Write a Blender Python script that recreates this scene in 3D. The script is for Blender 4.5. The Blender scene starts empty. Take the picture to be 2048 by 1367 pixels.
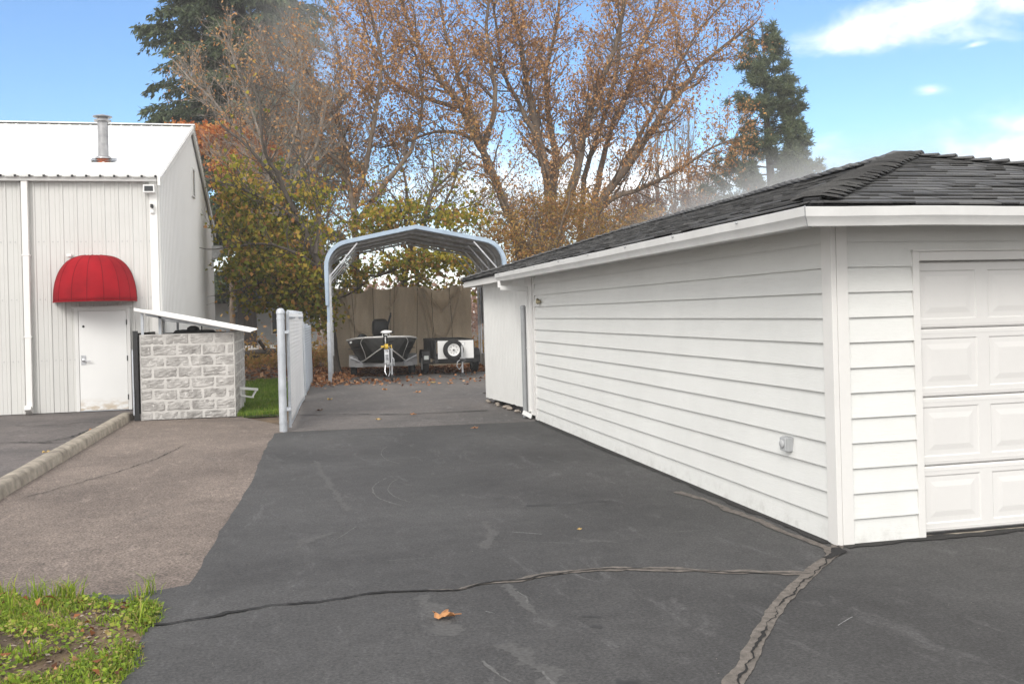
import bpy, bmesh, math, random
import numpy as np
from mathutils import Vector, Matrix, noise as mnoise
random.seed(7)
rng = np.random.default_rng(11)
D = bpy.data
sc = bpy.context.scene
col = sc.collection
PI = math.pi

# ---------------------------------------------------------------- object helpers
def tag(o, label=None, cat=None, group=None, kind=None):
    if label: o['label'] = label
    if cat: o['category'] = cat
    if group: o['group'] = group
    if kind: o['kind'] = kind
    return o

def empty(name, loc=(0, 0, 0), rz=0.0, label=None, cat=None, group=None):
    o = D.objects.new(name, None); col.objects.link(o)
    o.location = loc; o.rotation_euler = (0, 0, rz)
    o.empty_display_size = 0.2
    return tag(o, label, cat, group)

def root_of(o):
    while o.parent is not None: o = o.parent
    return o

def link_mesh(name, me, mat, parent=None, local=False):
    o = D.objects.new(name, me); col.objects.link(o)
    if mat is not None: me.materials.append(mat)
    if parent is not None:
        o.parent = parent
        if not local:
            r = root_of(parent)
            L = r.location
            me.transform(Matrix.Translation((-L.x, -L.y, -L.z)))
    return o

class MB:
    def __init__(s): s.v = []; s.f = []
    def add(s, vs, fs):
        b = len(s.v); s.v.extend([tuple(p) for p in vs]); s.f.extend([tuple(i + b for i in f) for f in fs]); return s
    def box(s, x0, x1, y0, y1, z0, z1):
        return s.add([(x0,y0,z0),(x1,y0,z0),(x1,y1,z0),(x0,y1,z0),(x0,y0,z1),(x1,y0,z1),(x1,y1,z1),(x0,y1,z1)],
                     [(0,3,2,1),(4,5,6,7),(0,1,5,4),(1,2,6,5),(2,3,7,6),(3,0,4,7)])
    def obox(s, c, hx, hy, hz):
        c, hx, hy, hz = map(Vector, (c, hx, hy, hz))
        P = [c+hx*a+hy*b+hz*d for d in (-1,1) for (a,b) in ((-1,-1),(1,-1),(1,1),(-1,1))]
        return s.add(P, [(0,3,2,1),(4,5,6,7),(0,1,5,4),(1,2,6,5),(2,3,7,6),(3,0,4,7)])
    def bar(s, p, q, w, h=None, up=(0,0,1)):
        p, q = Vector(p), Vector(q); h = h or w
        d = (q-p); L = d.length; d.normalize(); u = Vector(up)
        if abs(d.dot(u)) > .98: u = Vector((1,0,0))
        x = d.cross(u).normalized(); y = x.cross(d).normalized()
        return s.obox((p+q)/2, d*(L/2), x*(w/2), y*(h/2))
    def prism(s, poly, fn, a, b, caps=True):
        n = len(poly)
        vs = [fn(u, w, a) for u, w in poly] + [fn(u, w, b) for u, w in poly]
        fs = [(i, (i+1) % n, (i+1) % n + n, i + n) for i in range(n)]
        if caps: fs += [tuple(range(n))[::-1], tuple(range(n, 2*n))]
        return s.add(vs, fs)
    def loft(s, rings, closed=True, caps=True):
        n = len(rings[0]); vs = [p for r in rings for p in r]; fs = []
        m = n if closed else n-1
        for k in range(len(rings)-1):
            for i in range(m):
                j = (i+1) % n
                fs.append((k*n+i, k*n+j, (k+1)*n+j, (k+1)*n+i))
        if caps and closed:
            fs.append(tuple(range(n))[::-1]); fs.append(tuple(range((len(rings)-1)*n, len(rings)*n)))
        return s.add(vs, fs)
    def tube(s, pts, r, n=8, caps=True):
        pts = [Vector(p) for p in pts]
        rs = r if isinstance(r, (list, tuple)) else [r]*len(pts)
        t0 = (pts[1]-pts[0]).normalized()
        u = Vector((0,0,1)) if abs(t0.z) < .9 else Vector((1,0,0))
        x = t0.cross(u).normalized(); rings = []
        for i, p in enumerate(pts):
            a = pts[max(i-1,0)]; b = pts[min(i+1,len(pts)-1)]
            t = (b-a).normalized()
            x = (x - t*x.dot(t)).normalized(); y = t.cross(x)
            rings.append([p + (x*math.cos(2*PI*k/n) + y*math.sin(2*PI*k/n))*rs[i] for k in range(n)])
        return s.loft(rings, True, caps)
    def lathe(s, prof, c=(0,0,0), n=20, axis='z', caps=True):
        c = Vector(c); rings = []
        for r, z in prof:
            ring = []
            for k in range(n):
                a = 2*PI*k/n; p = (r*math.cos(a), r*math.sin(a), z)
                if axis == 'y': p = (p[0], z, p[1])
                if axis == 'x': p = (z, p[0], p[1])
                ring.append(c + Vector(p))
            rings.append(ring)
        return s.loft(rings, True, caps)
    def grid(s, fn, nu, nv):
        vs = [fn(i/nu, j/nv) for j in range(nv+1) for i in range(nu+1)]
        fs = [(j*(nu+1)+i, j*(nu+1)+i+1, (j+1)*(nu+1)+i+1, (j+1)*(nu+1)+i) for j in range(nv) for i in range(nu)]
        return s.add(vs, fs)
    def build(s, name, mat, parent=None, smooth=None, bevel=0, local=False, solid=0):
        me = D.meshes.new(name)
        me.from_pydata(s.v, [], s.f)
        bm = bmesh.new(); bm.from_mesh(me); bmesh.ops.recalc_face_normals(bm, faces=bm.faces); bm.to_mesh(me); bm.free()
        o = link_mesh(name, me, mat, parent, local)
        if smooth:
            for p in me.polygons: p.use_smooth = True
            me.set_sharp_from_angle(angle=math.radians(smooth))
        if solid:
            m = o.modifiers.new('solid', 'SOLIDIFY'); m.thickness = solid; m.offset = 0
        if bevel:
            m = o.modifiers.new('bevel', 'BEVEL'); m.width = bevel; m.segments = 2; m.limit_method = 'ANGLE'
        return o

def fast_mesh(name, V, faces_n, loops, mat, parent=None):
    """numpy mesh: V (n,3), faces_n = corners per face (int), loops flat index array"""
    me = D.meshes.new(name)
    V = np.asarray(V, np.float32); loops = np.asarray(loops, np.int32)
    nf = len(loops)//faces_n
    me.vertices.add(len(V)); me.vertices.foreach_set('co', V.ravel())
    me.loops.add(len(loops)); me.loops.foreach_set('vertex_index', loops)
    me.polygons.add(nf); me.polygons.foreach_set('loop_start', np.arange(0, nf*faces_n, faces_n, dtype=np.int32))
    me.update(calc_edges=True)
    return link_mesh(name, me, mat, parent)

# ---------------------------------------------------------------- material helpers
def new_mat(name):
    m = D.materials.new(name); m.use_nodes = True
    nt = m.node_tree; b = nt.nodes['Principled BSDF']
    return m, nt, b
def N(nt, t, **kw):
    n = nt.nodes.new(t)
    for k, v in kw.items(): setattr(n, k, v)
    return n
def inp(n, k, v): n.inputs[k].default_value = v
def ramp(nt, fac, stops, interp='LINEAR'):
    r = N(nt, 'ShaderNodeValToRGB'); r.color_ramp.interpolation = interp
    e = r.color_ramp.elements
    while len(e) < len(stops): e.new(.5)
    for i, (p, c) in enumerate(stops):
        e[i].position = p; e[i].color = (*c, 1) if len(c) == 3 else c
    nt.links.new(fac, r.inputs['Fac']); return r.outputs['Color']
def g3(v): return (v, v, v)
def coords(nt, scale=(1,1,1), kind='Object'):
    tc = N(nt, 'ShaderNodeTexCoord'); mp = N(nt, 'ShaderNodeMapping')
    nt.links.new(tc.outputs[kind], mp.inputs['Vector']); mp.inputs['Scale'].default_value = scale
    return mp.outputs['Vector']
def noise_t(nt, vec, scale, detail=4, rough=.55, dist=0):
    n = N(nt, 'ShaderNodeTexNoise'); nt.links.new(vec, n.inputs['Vector'])
    inp(n,'Scale',scale); inp(n,'Detail',detail); inp(n,'Roughness',rough); inp(n,'Distortion',dist)
    return n.outputs['Fac']
def mix(nt, fac, a, b, mode='MIX'):
    m = N(nt, 'ShaderNodeMix', data_type='RGBA', blend_type=mode)
    if hasattr(fac, 'links'): nt.links.new(fac, m.inputs[0])
    else: m.inputs[0].default_value = fac
    for k, x in ((6, a), (7, b)):
        if hasattr(x, 'links'): nt.links.new(x, m.inputs[k])
        else: m.inputs[k].default_value = (*x, 1) if len(x) == 3 else x
    return m.outputs[2]
def bump(nt, b, h, strength=.3, dist=.01):
    n = N(nt, 'ShaderNodeBump'); inp(n,'Strength',strength); inp(n,'Distance',dist)
    nt.links.new(h, n.inputs['Height'])
    if b.inputs['Normal'].is_linked:
        nt.links.new(b.inputs['Normal'].links[0].from_socket, n.inputs['Normal'])
    nt.links.new(n.outputs['Normal'], b.inputs['Normal'])
def M(name, c, rough=.6, metal=0, var=.12, scale=2.5, stretch=(1,1,1), c2=None, bs=0, bscale=60, bst=(1,1,1), spec=.5, detail=5):
    m, nt, b = new_mat(name)
    v = coords(nt, stretch); f = noise_t(nt, v, scale, detail)
    a = tuple(x*(1-var) for x in c); d = c2 or tuple(min(1, x*(1+var)) for x in c)
    nt.links.new(ramp(nt, f, [(.3, a), (.7, d)]), b.inputs['Base Color'])
    inp(b,'Roughness',rough); inp(b,'Metallic',metal); inp(b,'Specular IOR Level',spec)
    if bs: bump(nt, b, noise_t(nt, coords(nt, bst), bscale, 4), bs)
    return m

# ---------------------------------------------------------------- camera
f_px, yaw, roll = 1900.0, math.atan(437/1900.0), .026
cam = D.cameras.new('camera'); co = D.objects.new('camera', cam); col.objects.link(co)
cam.sensor_fit = 'HORIZONTAL'; cam.sensor_width = 36; cam.lens = 36*f_px/2048
cam.shift_y = -(683.5-624.6)/2048
cam.clip_end = 3000
Fw = Vector((math.sin(yaw), math.cos(yaw), 0)); Rt = Vector((math.cos(yaw), -math.sin(yaw), 0)); Up = Vector((0,0,1))
cr, sr = math.cos(roll), math.sin(roll)
Rc = Rt*cr - Up*sr; Uc = Up*cr + Rt*sr       # camera rolled a touch clockwise
mw = Matrix((Rc, Uc, -Fw)).transposed().to_4x4(); mw.translation = (0, 0, 1.69)
co.matrix_world = mw
sc.camera = co

# ---------------------------------------------------------------- sky, clouds, sun
SUN = Vector((-.42, -.70, .55)).normalized()
w = D.worlds.new('World'); sc.world = w; w.use_nodes = True
nt = w.node_tree; nt.nodes.clear()
out = N(nt, 'ShaderNodeOutputWorld')
sky = N(nt, 'ShaderNodeTexSky', sky_type='NISHITA'); sky.sun_disc = False
sky.sun_elevation = math.asin(SUN.z); sky.sun_rotation = math.atan2(SUN.x, SUN.y)
sky.air_density = 1.0; sky.dust_density = .6; sky.ozone_density = 2.0
bg1 = N(nt, 'ShaderNodeBackground'); inp(bg1, 'Strength', .125)
hs = N(nt, 'ShaderNodeHueSaturation'); inp(hs,'Saturation',SKY_SAT:=1.28); inp(hs,'Value',1.0); inp(hs,'Hue',.505)
nt.links.new(sky.outputs[0], hs.inputs['Color']); nt.links.new(hs.outputs[0], bg1.inputs['Color'])
tc = N(nt, 'ShaderNodeTexCoord'); dirv = tc.outputs['Generated']
def vm(op, a, b=None):
    n = N(nt, 'ShaderNodeVectorMath', operation=op)
    for i, x in enumerate((a, b)):
        if x is None: continue
        if hasattr(x, 'links'): nt.links.new(x, n.inputs[i])
        else: n.inputs[i].default_value = x
    return n.outputs['Value'] if op in ('DOT_PRODUCT', 'LENGTH') else n.outputs['Vector']
def mth(op, a, b=None, clamp=False):
    n = N(nt, 'ShaderNodeMath', operation=op); n.use_clamp = clamp
    for i, x in enumerate((a, b)):
        if x is None: continue
        if hasattr(x, 'links'): nt.links.new(x, n.inputs[i])
        else: n.inputs[i].default_value = x
    return n.outputs[0]
def sstep(x, lo, hi):
    n = N(nt, 'ShaderNodeMapRange', interpolation_type='SMOOTHSTEP')
    nt.links.new(x, n.inputs['Value']); inp(n,'From Min',lo); inp(n,'From Max',hi); return n.outputs['Result']
mpn = N(nt, 'ShaderNodeMapping'); nt.links.new(dirv, mpn.inputs['Vector']); mpn.inputs['Scale'].default_value = (1, 1, 2.0)
nz = noise_t(nt, mpn.outputs['Vector'], 14, 7, .58, .3)
nz2 = noise_t(nt, mpn.outputs['Vector'], 3.0, 5, .55, .2)
sep = N(nt, 'ShaderNodeSeparateXYZ'); nt.links.new(dirv, sep.inputs[0]); elev = sep.outputs['Z']
cl = None
for d, rx, rz, rot, st in [(*q_, 1.0) if len(q_) == 4 else q_ for q_ in [((.585,.765,.268), .095, .030, .10), ((.640,.715,.275), .075, .032, .1), ((.535,.808,.258), .06, .018, .15), ((.592,.781,.198), .024, .010, -.1, .45),
                  ((.655,.742,.132), .070, .026, .05), ((.700,.700,.150), .09, .05, 0), ((.325,.936,.125), .22, .05, 0), ((-.1,.95,.28), .05, .012, 0, .3), ((.62,.76,.236), .018, .005, .1, .5)]]:
    d = Vector(d).normalized(); r = d.cross(Up).normalized(); u = r.cross(d)
    r2 = r*math.cos(rot)+u*math.sin(rot); u2 = u*math.cos(rot)-r*math.sin(rot)
    q = vm('SUBTRACT', dirv, tuple(d))
    a = mth('DIVIDE', vm('DOT_PRODUCT', q, tuple(r2)), rx); b = mth('DIVIDE', vm('DOT_PRODUCT', q, tuple(u2)), rz)
    e = mth('SQRT', mth('ADD', mth('MULTIPLY', a, a), mth('MULTIPLY', b, b)))
    v = mth('SUBTRACT', st, e)
    v = mth('MAXIMUM', v, -3.0)
    cl = v if cl is None else mth('MAXIMUM', cl, v)
clm = sstep(mth('ADD', cl, mth('MULTIPLY', mth('SUBTRACT', nz, .5), 2.6)), -.30, 1.15)
fw = vm('DOT_PRODUCT', dirv, tuple(Fw))
over = sstep(mth('ADD', mth('SUBTRACT', .66, fw), mth('MULTIPLY', mth('SUBTRACT', nz2, .5), .5)), -.08, .12)   # unseen overcast added behind and overhead for soft neutral light
hz = mth('MULTIPLY', sstep(elev, .125, .01), .85)
mask = mth('MAXIMUM', mth('MAXIMUM', clm, over), hz)
bg2 = N(nt, 'ShaderNodeBackground'); inp(bg2, 'Strength', OVER:=1.08)
ccol = mix(nt, nz2, (.90,.90,.91), (1.0,.98,.94))
nt.links.new(ccol, bg2.inputs['Color'])
mx = N(nt, 'ShaderNodeMixShader'); nt.links.new(mask, mx.inputs[0]); nt.links.new(bg1.outputs[0], mx.inputs[1]); nt.links.new(bg2.outputs[0], mx.inputs[2])
nt.links.new(mx.outputs[0], out.inputs['Surface'])
sun = D.lights.new('sun', 'SUN'); sun.energy = 1.4; sun.angle = math.radians(24); sun.color = (1, .96, .90)
so = D.objects.new('sun', sun); col.objects.link(so)
so.rotation_euler = SUN.to_track_quat('Z', 'Y').to_euler()
sc.view_settings.view_transform = 'Standard'; sc.view_settings.look = 'None'
sc.view_settings.exposure = 0.76; sc.view_settings.gamma = 1.0
sc.cycles.use_denoising = True
sc.cycles.max_bounces = 6; sc.cycles.transparent_max_bounces = 8
# ---------------------------------------------------------------- materials
def asphalt(name, c, smudge=.25, warm=None, speck=.5, big=.35, bumpy=.5, dark=None):
    m, nt, b = new_mat(name)
    v = coords(nt)
    c1 = tuple(x*(1-smudge) for x in c); c2 = tuple(x*(1+smudge) for x in (warm or c))
    base = ramp(nt, noise_t(nt, v, big, 6, .6, .4), [(.3, c1), (.7, c2)])
    # pale scuffs: stretched noise thresholded
    sc1 = ramp(nt, noise_t(nt, coords(nt, (1.2, .35, 1)), 3.2, 8, .72, 1.2), [(.56, g3(0)), (.78, g3(1))])
    base = mix(nt, sc1, base, tuple(min(1, x*1.9+.012) for x in c))
    bl = ramp(nt, noise_t(nt, v, 6.5, 6, .7, .5), [(.32, g3(.76)), (.68, g3(1.24))]); base = mix(nt, .6, base, bl, 'MULTIPLY')
    d1 = ramp(nt, noise_t(nt, v, 1.1, 7, .65, .8), [(.60, g3(0)), (.75, g3(.55))])
    base = mix(nt, d1, base, dark or tuple(x*.6 for x in c))
    # grain of the aggregate
    gr = ramp(nt, noise_t(nt, v, 60, 3, .8), [(.36, g3(.35)), (.66, g3(1.75))])
    base = mix(nt, speck, base, gr, 'MULTIPLY')
    gr2 = ramp(nt, noise_t(nt, v, 38, 5, .75), [(.3, g3(.6)), (.7, g3(1.4))])
    base = mix(nt, .75, base, gr2, 'MULTIPLY')
    vo = N(nt, 'ShaderNodeTexVoronoi'); nt.links.new(v, vo.inputs['Vector']); inp(vo,'Scale',24)
    st = ramp(nt, vo.outputs['Distance'], [(.05, g3(1)), (.075, g3(0))])
    vn = ramp(nt, vo.outputs['Color'], [(.80, g3(0)), (.84, g3(1))])
    base = mix(nt, mix(nt, 1.0, st, vn, 'MULTIPLY'), base, (.33,.30,.27))
    nt.links.new(base, b.inputs['Base Color'])
    inp(b,'Roughness',.82); inp(b,'Specular IOR Level',.35)
    bump(nt, b, noise_t(nt, v, 110, 4, .7), bumpy, .006)
    bump(nt, b, noise_t(nt, v, 2.0, 4, .6), .25, .02)
    return m
m_drive = asphalt('sealed_asphalt', (.052,.0505,.051), .30, (.062,.0605,.060))
m_old = asphalt('old_asphalt', (.105,.100,.098), .22, (.125,.112,.105), big=.5, speck=.4)
m_brown = asphalt('brown_asphalt', (.145,.116,.099), .20, (.170,.137,.116), speck=.9, big=.7, bumpy=.9, dark=(.095,.082,.076))
m_lot = asphalt('lot_asphalt', (.095,.086,.084), .25, (.115,.100,.095), speck=.5, big=.6)
m_fill = M('crack_filler', (.140,.122,.107), .95, 0, .38, 22, bs=.9, bscale=120)
m_crack = M('crack_dark', (.010,.009,.009), .95)
m_conc = M('kerb_concrete', (.24,.205,.165), .9, 0, .30, 6, bs=.7, bscale=45, c2=(.38,.335,.27))
m_soil = M('soil', (.085,.060,.040), .95, 0, .45, 1.5, bs=.8, bscale=25, c2=(.17,.115,.065))
m_tar = M('tar_edge', (.018,.017,.016), .85, 0, .3, 12, bs=.8, bscale=60)

def painted(name, c, rough=.5, grain=None, gs=.25, dirt=.06, dscale=1.4):
    m, nt, b = new_mat(name)
    v = coords(nt)
    f = noise_t(nt, v, dscale, 7, .65, .4)
    base = ramp(nt, f, [(.35, tuple(x*(1-dirt) for x in c)), (.65, c)])
    fine = ramp(nt, noise_t(nt, v, 35, 4, .7), [(.3, g3(.97)), (.7, g3(1.0))])
    base = mix(nt, .8, base, fine, 'MULTIPLY')
    nt.links.new(base, b.inputs['Base Color']); inp(b,'Roughness',rough)
    if grain and grain[2] > 1:
        sp_ = N(nt, 'ShaderNodeSeparateXYZ'); nt.links.new(v, sp_.inputs[0])
        mr_ = N(nt, 'ShaderNodeMapRange'); nt.links.new(sp_.outputs['Z'], mr_.inputs['Value']); inp(mr_,'From Min',.0); inp(mr_,'From Max',.16); inp(mr_,'To Min',1); inp(mr_,'To Max',0)
        ml_ = N(nt, 'ShaderNodeMath', operation='MULTIPLY'); nt.links.new(mr_.outputs[0], ml_.inputs[0]); nt.links.new(ramp(nt, noise_t(nt, v, 9, 8, .75), [(.48, g3(0)), (.78, g3(.6))]), ml_.inputs[1])
        base = mix(nt, ml_.outputs[0], base, (.30,.28,.25)); nt.links.new(base, b.inputs['Base Color'])
    if grain: bump(nt, b, noise_t(nt, coords(nt, grain), 7, 6, .65, 2.0), gs, .01)
    return m
m_side_y = painted('siding_paint_long', (.735,.74,.72), .55, (1, .8, 7), .28)
m_side_x = painted('siding_paint_front', (.735,.74,.72), .55, (.8, 1, 7), .28)
m_trim = painted('trim_paint', (.745,.735,.715), .5, None)
m_gdoor = painted('garage_door_paint', (.715,.705,.69), .42, None, dirt=.04)
m_gut = painted('gutter_paint', (.73,.73,.72), .38, None, dirt=.12, dscale=2.2)
m_panelw = painted('shed_panel_paint', (.73,.73,.71), .6, (9, 9, .5), .2)
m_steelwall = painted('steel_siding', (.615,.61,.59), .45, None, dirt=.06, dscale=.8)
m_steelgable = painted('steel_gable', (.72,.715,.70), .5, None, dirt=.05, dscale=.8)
m_wroof = painted('white_metal_roof', (.82,.82,.80), .40, None, dirt=.05)
m_wtrim = painted('white_metal_trim', (.80,.79,.77), .42, None, dirt=.05)
m_dark = M('dark_gap', (.02,.02,.022), .9)
m_black = M('black_paint', (.018,.018,.019), .5, 0, .3, 8)
m_rub = M('rubber', (.016,.016,.017), .8, 0, .3, 10)
m_galv = M('galvanized', (.52,.53,.55), .38, .75, .15, 9, c2=(.66,.67,.69))
m_flue = M('flue_steel', (.30,.30,.31), .42, .5, .15, 6, c2=(.42,.42,.43))
m_galv_flat = M('galvanized_dull', (.45,.48,.52), .5, .3, .10, 6, c2=(.55,.58,.62))
m_greypipe = M('grey_conduit', (.30,.31,.32), .5, .2, .1, 5)
m_rust = M('rust', (.25,.07,.03), .9, 0, .4, 12)
m_chrome = M('chrome', (.75,.75,.76), .2, .95, .05)
m_white = painted('white_plastic', (.80,.80,.79), .4, None)
m_grey = M('grey_plastic', (.36,.37,.38), .5, 0, .06)
m_lens = M('dark_lens', (.025,.027,.03), .15, 0, .1)

def shingle_mat():
    m, nt, b = new_mat('asphalt_shingle')
    ge = N(nt, 'ShaderNodeNewGeometry')
    base = ramp(nt, ge.outputs['Random Per Island'], [(0, (.060,.060,.061)), (.5, (.080,.079,.079)), (1, (.108,.107,.105))])
    v = coords(nt)
    base = mix(nt, .9, base, ramp(nt, noise_t(nt, v, 140, 3, .7), [(.25, g3(.5)), (.75, g3(1.5))]), 'MULTIPLY')
    base = mix(nt, .6, base, ramp(nt, noise_t(nt, v, 1.6, 5), [(.3, g3(.7)), (.7, g3(1.3))]), 'MULTIPLY')
    nt.links.new(base, b.inputs['Base Color']); inp(b,'Roughness',.78); inp(b,'Specular IOR Level',.4)
    bump(nt, b, noise_t(nt, v, 160, 3), .5, .004)
    return m
m_shingle = shingle_mat()

# ---------------------------------------------------------------- ground sheets
def jitter_poly(pts, step=.25, amp=.02, keep=()):
    outp = []
    n = len(pts)
    for i in range(n):
        a = Vector((*pts[i], 0)); b = Vector((*pts[(i+1) % n], 0)); L = (b-a).length
        k = max(1, int(L/step)) if (i not in keep) else 1
        t = (b-a).normalized(); nn = Vector((-t.y, t.x, 0))
        for j in range(k):
            p = a.lerp(b, j/k)
            if j: p += nn*amp*2*(mnoise.noise((p.x*1.7, p.y*1.7, 3.1)) + .5*mnoise.noise((p.x*7, p.y*7, 1.1)))
            outp.append((p.x, p.y))
    return outp
from mathutils.geometry import tessellate_polygon
def tess(name, pts, z):
    me = D.meshes.new(name); V = [Vector((x, y, z)) for x, y in pts]
    F = []
    for a, b, c in tessellate_polygon([V]):
        n = (V[b]-V[a]).cross(V[c]-V[a])
        if abs(n.z) > 1e-9: F.append((a, b, c) if n.z > 0 else (a, c, b))
    me.from_pydata(V, [], F); return me
def sheet(name, pts, z, mat):
    me = D.meshes.new(name); bm = bmesh.new()
    f = bm.faces.new([bm.verts.new((x, y, z)) for x, y in pts])
    bmesh.ops.recalc_face_normals(bm, faces=bm.faces)
    if bm.faces[0].normal.z < 0: bm.faces[0].normal_flip()
    bm.to_mesh(me); bm.free(); me = tess(name, pts, z)
    o = link_mesh(name, me, mat); o['kind'] = 'structure'; return o

sheet('ground', [(-900,-900),(900,-900),(900,900),(-900,900)], -.04, m_soil)
sheet('parking_lot', [(-30,-20),(-2.6,-20),(-2.6,19.9),(-30,19.9)], -.012, m_lot)
sheet('old_pavement', jitter_poly([(-.28,14.2),(3.9,14.0),(3.9,20),(6.6,20),(6.6,27.3),(1.0,27.1),(.42,25.3),(.22,21.2),(.02,17.4),(-.2,15)], .3, .03), -.008, m_old)
sheet('side_strip', [(-2.9,-8),(-.2,-8)]+jitter_poly([(-.2,14.9),(-.32,17.25)], .3,.02)[:-1]+[(-1.0,17.35),(-2.9,17.55)], -.004, m_brown)
drv = [(-1.0,-6),(14,-6),(14,6.2),(3.75,6.2),(3.72,14.28)]
left = [(3.72,14.28),(3.05,14.29),(1.5,14.42),(-.1,14.56),(-.32,14.47),(-.42,12.6),(-.47,10.2),(-.58,8.4),(-.70,6.42),(-1.0,6.30),(-1.45,6.42),(-1.45,6.0),(-1.0,5.8),(-1.0,5.2),(-1.0,-6)]
jl = jitter_poly(left, .22, .014, keep=(len(left)-1,))
sheet('driveway', drv[:4] + jl, 0.0, m_drive)

def ribbon(name, pts, w, z, mat, wob=.5, step=.05, seed=0, off=0.0, kink=0.0):
    P = []
    for i in range(len(pts)-1):
        a = Vector((*pts[i], 0)); b = Vector((*pts[i+1], 0)); k = max(1, int((b-a).length/step))
        P += [a.lerp(b, j/k) for j in range(k)]
    P.append(Vector((*pts[-1], 0)))
    # round the traced corners, then a little raggedness
    for _ in range(3):
        P = [P[0]] + [(P[i-1]+P[i]*2+P[i+1])/4 for i in range(1, len(P)-1)] + [P[-1]]
    mb = MB(); rows = []
    for i, p in enumerate(P):
        t = (P[min(i+1, len(P)-1)]-P[max(i-1, 0)]).normalized(); nn = Vector((-t.y, t.x, 0))
        ww = w(i/(len(P)-1)) if callable(w) else w
        c = p + nn*(off + kink*(mnoise.noise((p.x*9, p.y*9, seed)) + .4*mnoise.noise((p.x*23, p.y*23, seed+4))))
        l = ww*.5*(1+wob*2*mnoise.noise((p.x*6, p.y*6, seed+1.5)) + wob*mnoise.noise((p.x*25, p.y*25, seed+7)))
        r = ww*.5*(1+wob*2*mnoise.noise((p.x*6, p.y*6, seed+9.5)) + wob*mnoise.noise((p.x*25, p.y*25, seed+2)))
        rows.append((c+nn*max(l, .0008), c-nn*max(r, .0008)))
    vs = [(q.x, q.y, z) for a in rows for q in a]
    mb.add(vs, [(2*i, 2*i+1, 2*i+3, 2*i+2) for i in range(len(rows)-1)])
    o = mb.build(name, mat); o['kind'] = 'structure'; return o
c1 = [(-.95,5.60),(-.74,5.62),(-.56,5.65),(-.35,5.73),(-.12,5.78),(.14,5.76),(.38,5.84),(.53,5.84),(.74,5.79),(.95,5.74),(1.09,5.83),(1.35,5.84),(1.6,5.91),(1.84,5.92),(2.07,5.88),(2.33,5.77),(2.61,5.62),(2.89,5.5),(3.12,5.4)]
c2 = [(3.67,5.99),(3.52,5.78),(3.3,5.59),(3.09,5.38),(2.84,5.13),(2.59,4.86),(2.39,4.61),(2.16,4.3),(2.01,4.1),(1.87,3.94),(1.6,3.5),(1.5,2.9)]
c3 = [(3.40,8.2),(3.48,7.68),(3.49,7.3),(3.53,6.93),(3.53,6.52),(3.55,6.22),(3.56,5.95),(3.50,5.76)]
ribbon('crack_filler', c1[7:], lambda t: .010+.07*min(1, t*2.2), .004, m_fill, .45, .03, 1, .012, .012)
ribbon('crack_filler', c2, .086, .0045, m_fill, .18, .03, 2)
ribbon('crack_filler', c3, .075, .005, m_fill, .45, .04, 3)
ribbon('pavement_crack', c1, lambda t: .024*(1-.75*t)+.003, .008, m_crack, .8, .012, 4, 0, .022)
ribbon('pavement_crack', c2, .011, .0085, m_crack, .9, .012, 5, .015, .030)
ribbon('pavement_crack', [(3.60,5.92),(3.55,5.78),(3.42,5.68)], .05, .0088, m_crack, .8, .02, 6, 0, .02)
ribbon('pavement_crack', [(-6.5,14.9),(-5.2,15.3),(-4.18,15.06),(-3.77,14.99),(-3.5,14.75),(-2.97,14.6)], .035, .002, m_crack, .7, .04, 7, 0, .05)
ribbon('pavement_crack', [(-3.6,14.85),(-3.3,15.3),(-3.23,15.9),(-3.14,16.9),(-3.05,18.2),(-3.2,19.2)], .03, .002, m_crack, .7, .04, 8, 0, .05)
ribbon('pavement_crack', [(-4.6,17.5),(-3.9,17.3),(-3.5,17.6),(-3.15,17.2)], .03, .002, m_crack, .7, .04, 9, 0, .05)
ribbon('pavement_crack', [(-.1,17.03),(.91,16.7),(1.73,16.28),(2.59,16.21),(3.25,16.23)], .04, .003, m_crack, .8, .05, 10, 0, .03)
ribbon('pavement_crack', [(-2.6,10.2),(-2.0,11.5),(-1.7,12.4),(-1.5,13.6)], .010, .002, m_crack, .8, .04, 11, 0, .03)
# tar line left by the sealer at the seam and along the garage foot
ribbon('tar_seam', [(-.1,14.57),(1.5,14.43),(3.05,14.30),(3.6,14.30)], .03, .0045, m_fill, .6, .06, 12)
ribbon('tar_edge', [(3.64,14.3),(3.655,10),(3.66,6.05)], .10, .0062, m_tar, .35, .05, 13)
ribbon('tar_edge', [(3.70,5.94),(5.2,5.96),(8.2,5.98)], .10, .0066, m_tar, .45, .05, 14)
ribbon('tar_edge', [(-2.55,17.36),(-1.0,17.24),(-.3,17.2)], .10, .0015, m_tar, .5, .05, 15)
m_scuff = M('scuff', (.105,.102,.10), .9, 0, .35, 30)
m_chalk = M('chalk_scratch', (.27,.27,.27), .9, 0, .4, 60)
def arcp(cx, cy, r, a0, a1, n=8): return [(cx+r*math.cos(math.radians(a0+(a1-a0)*i/n)), cy+r*math.sin(math.radians(a0+(a1-a0)*i/n))) for i in range(n+1)]
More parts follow.
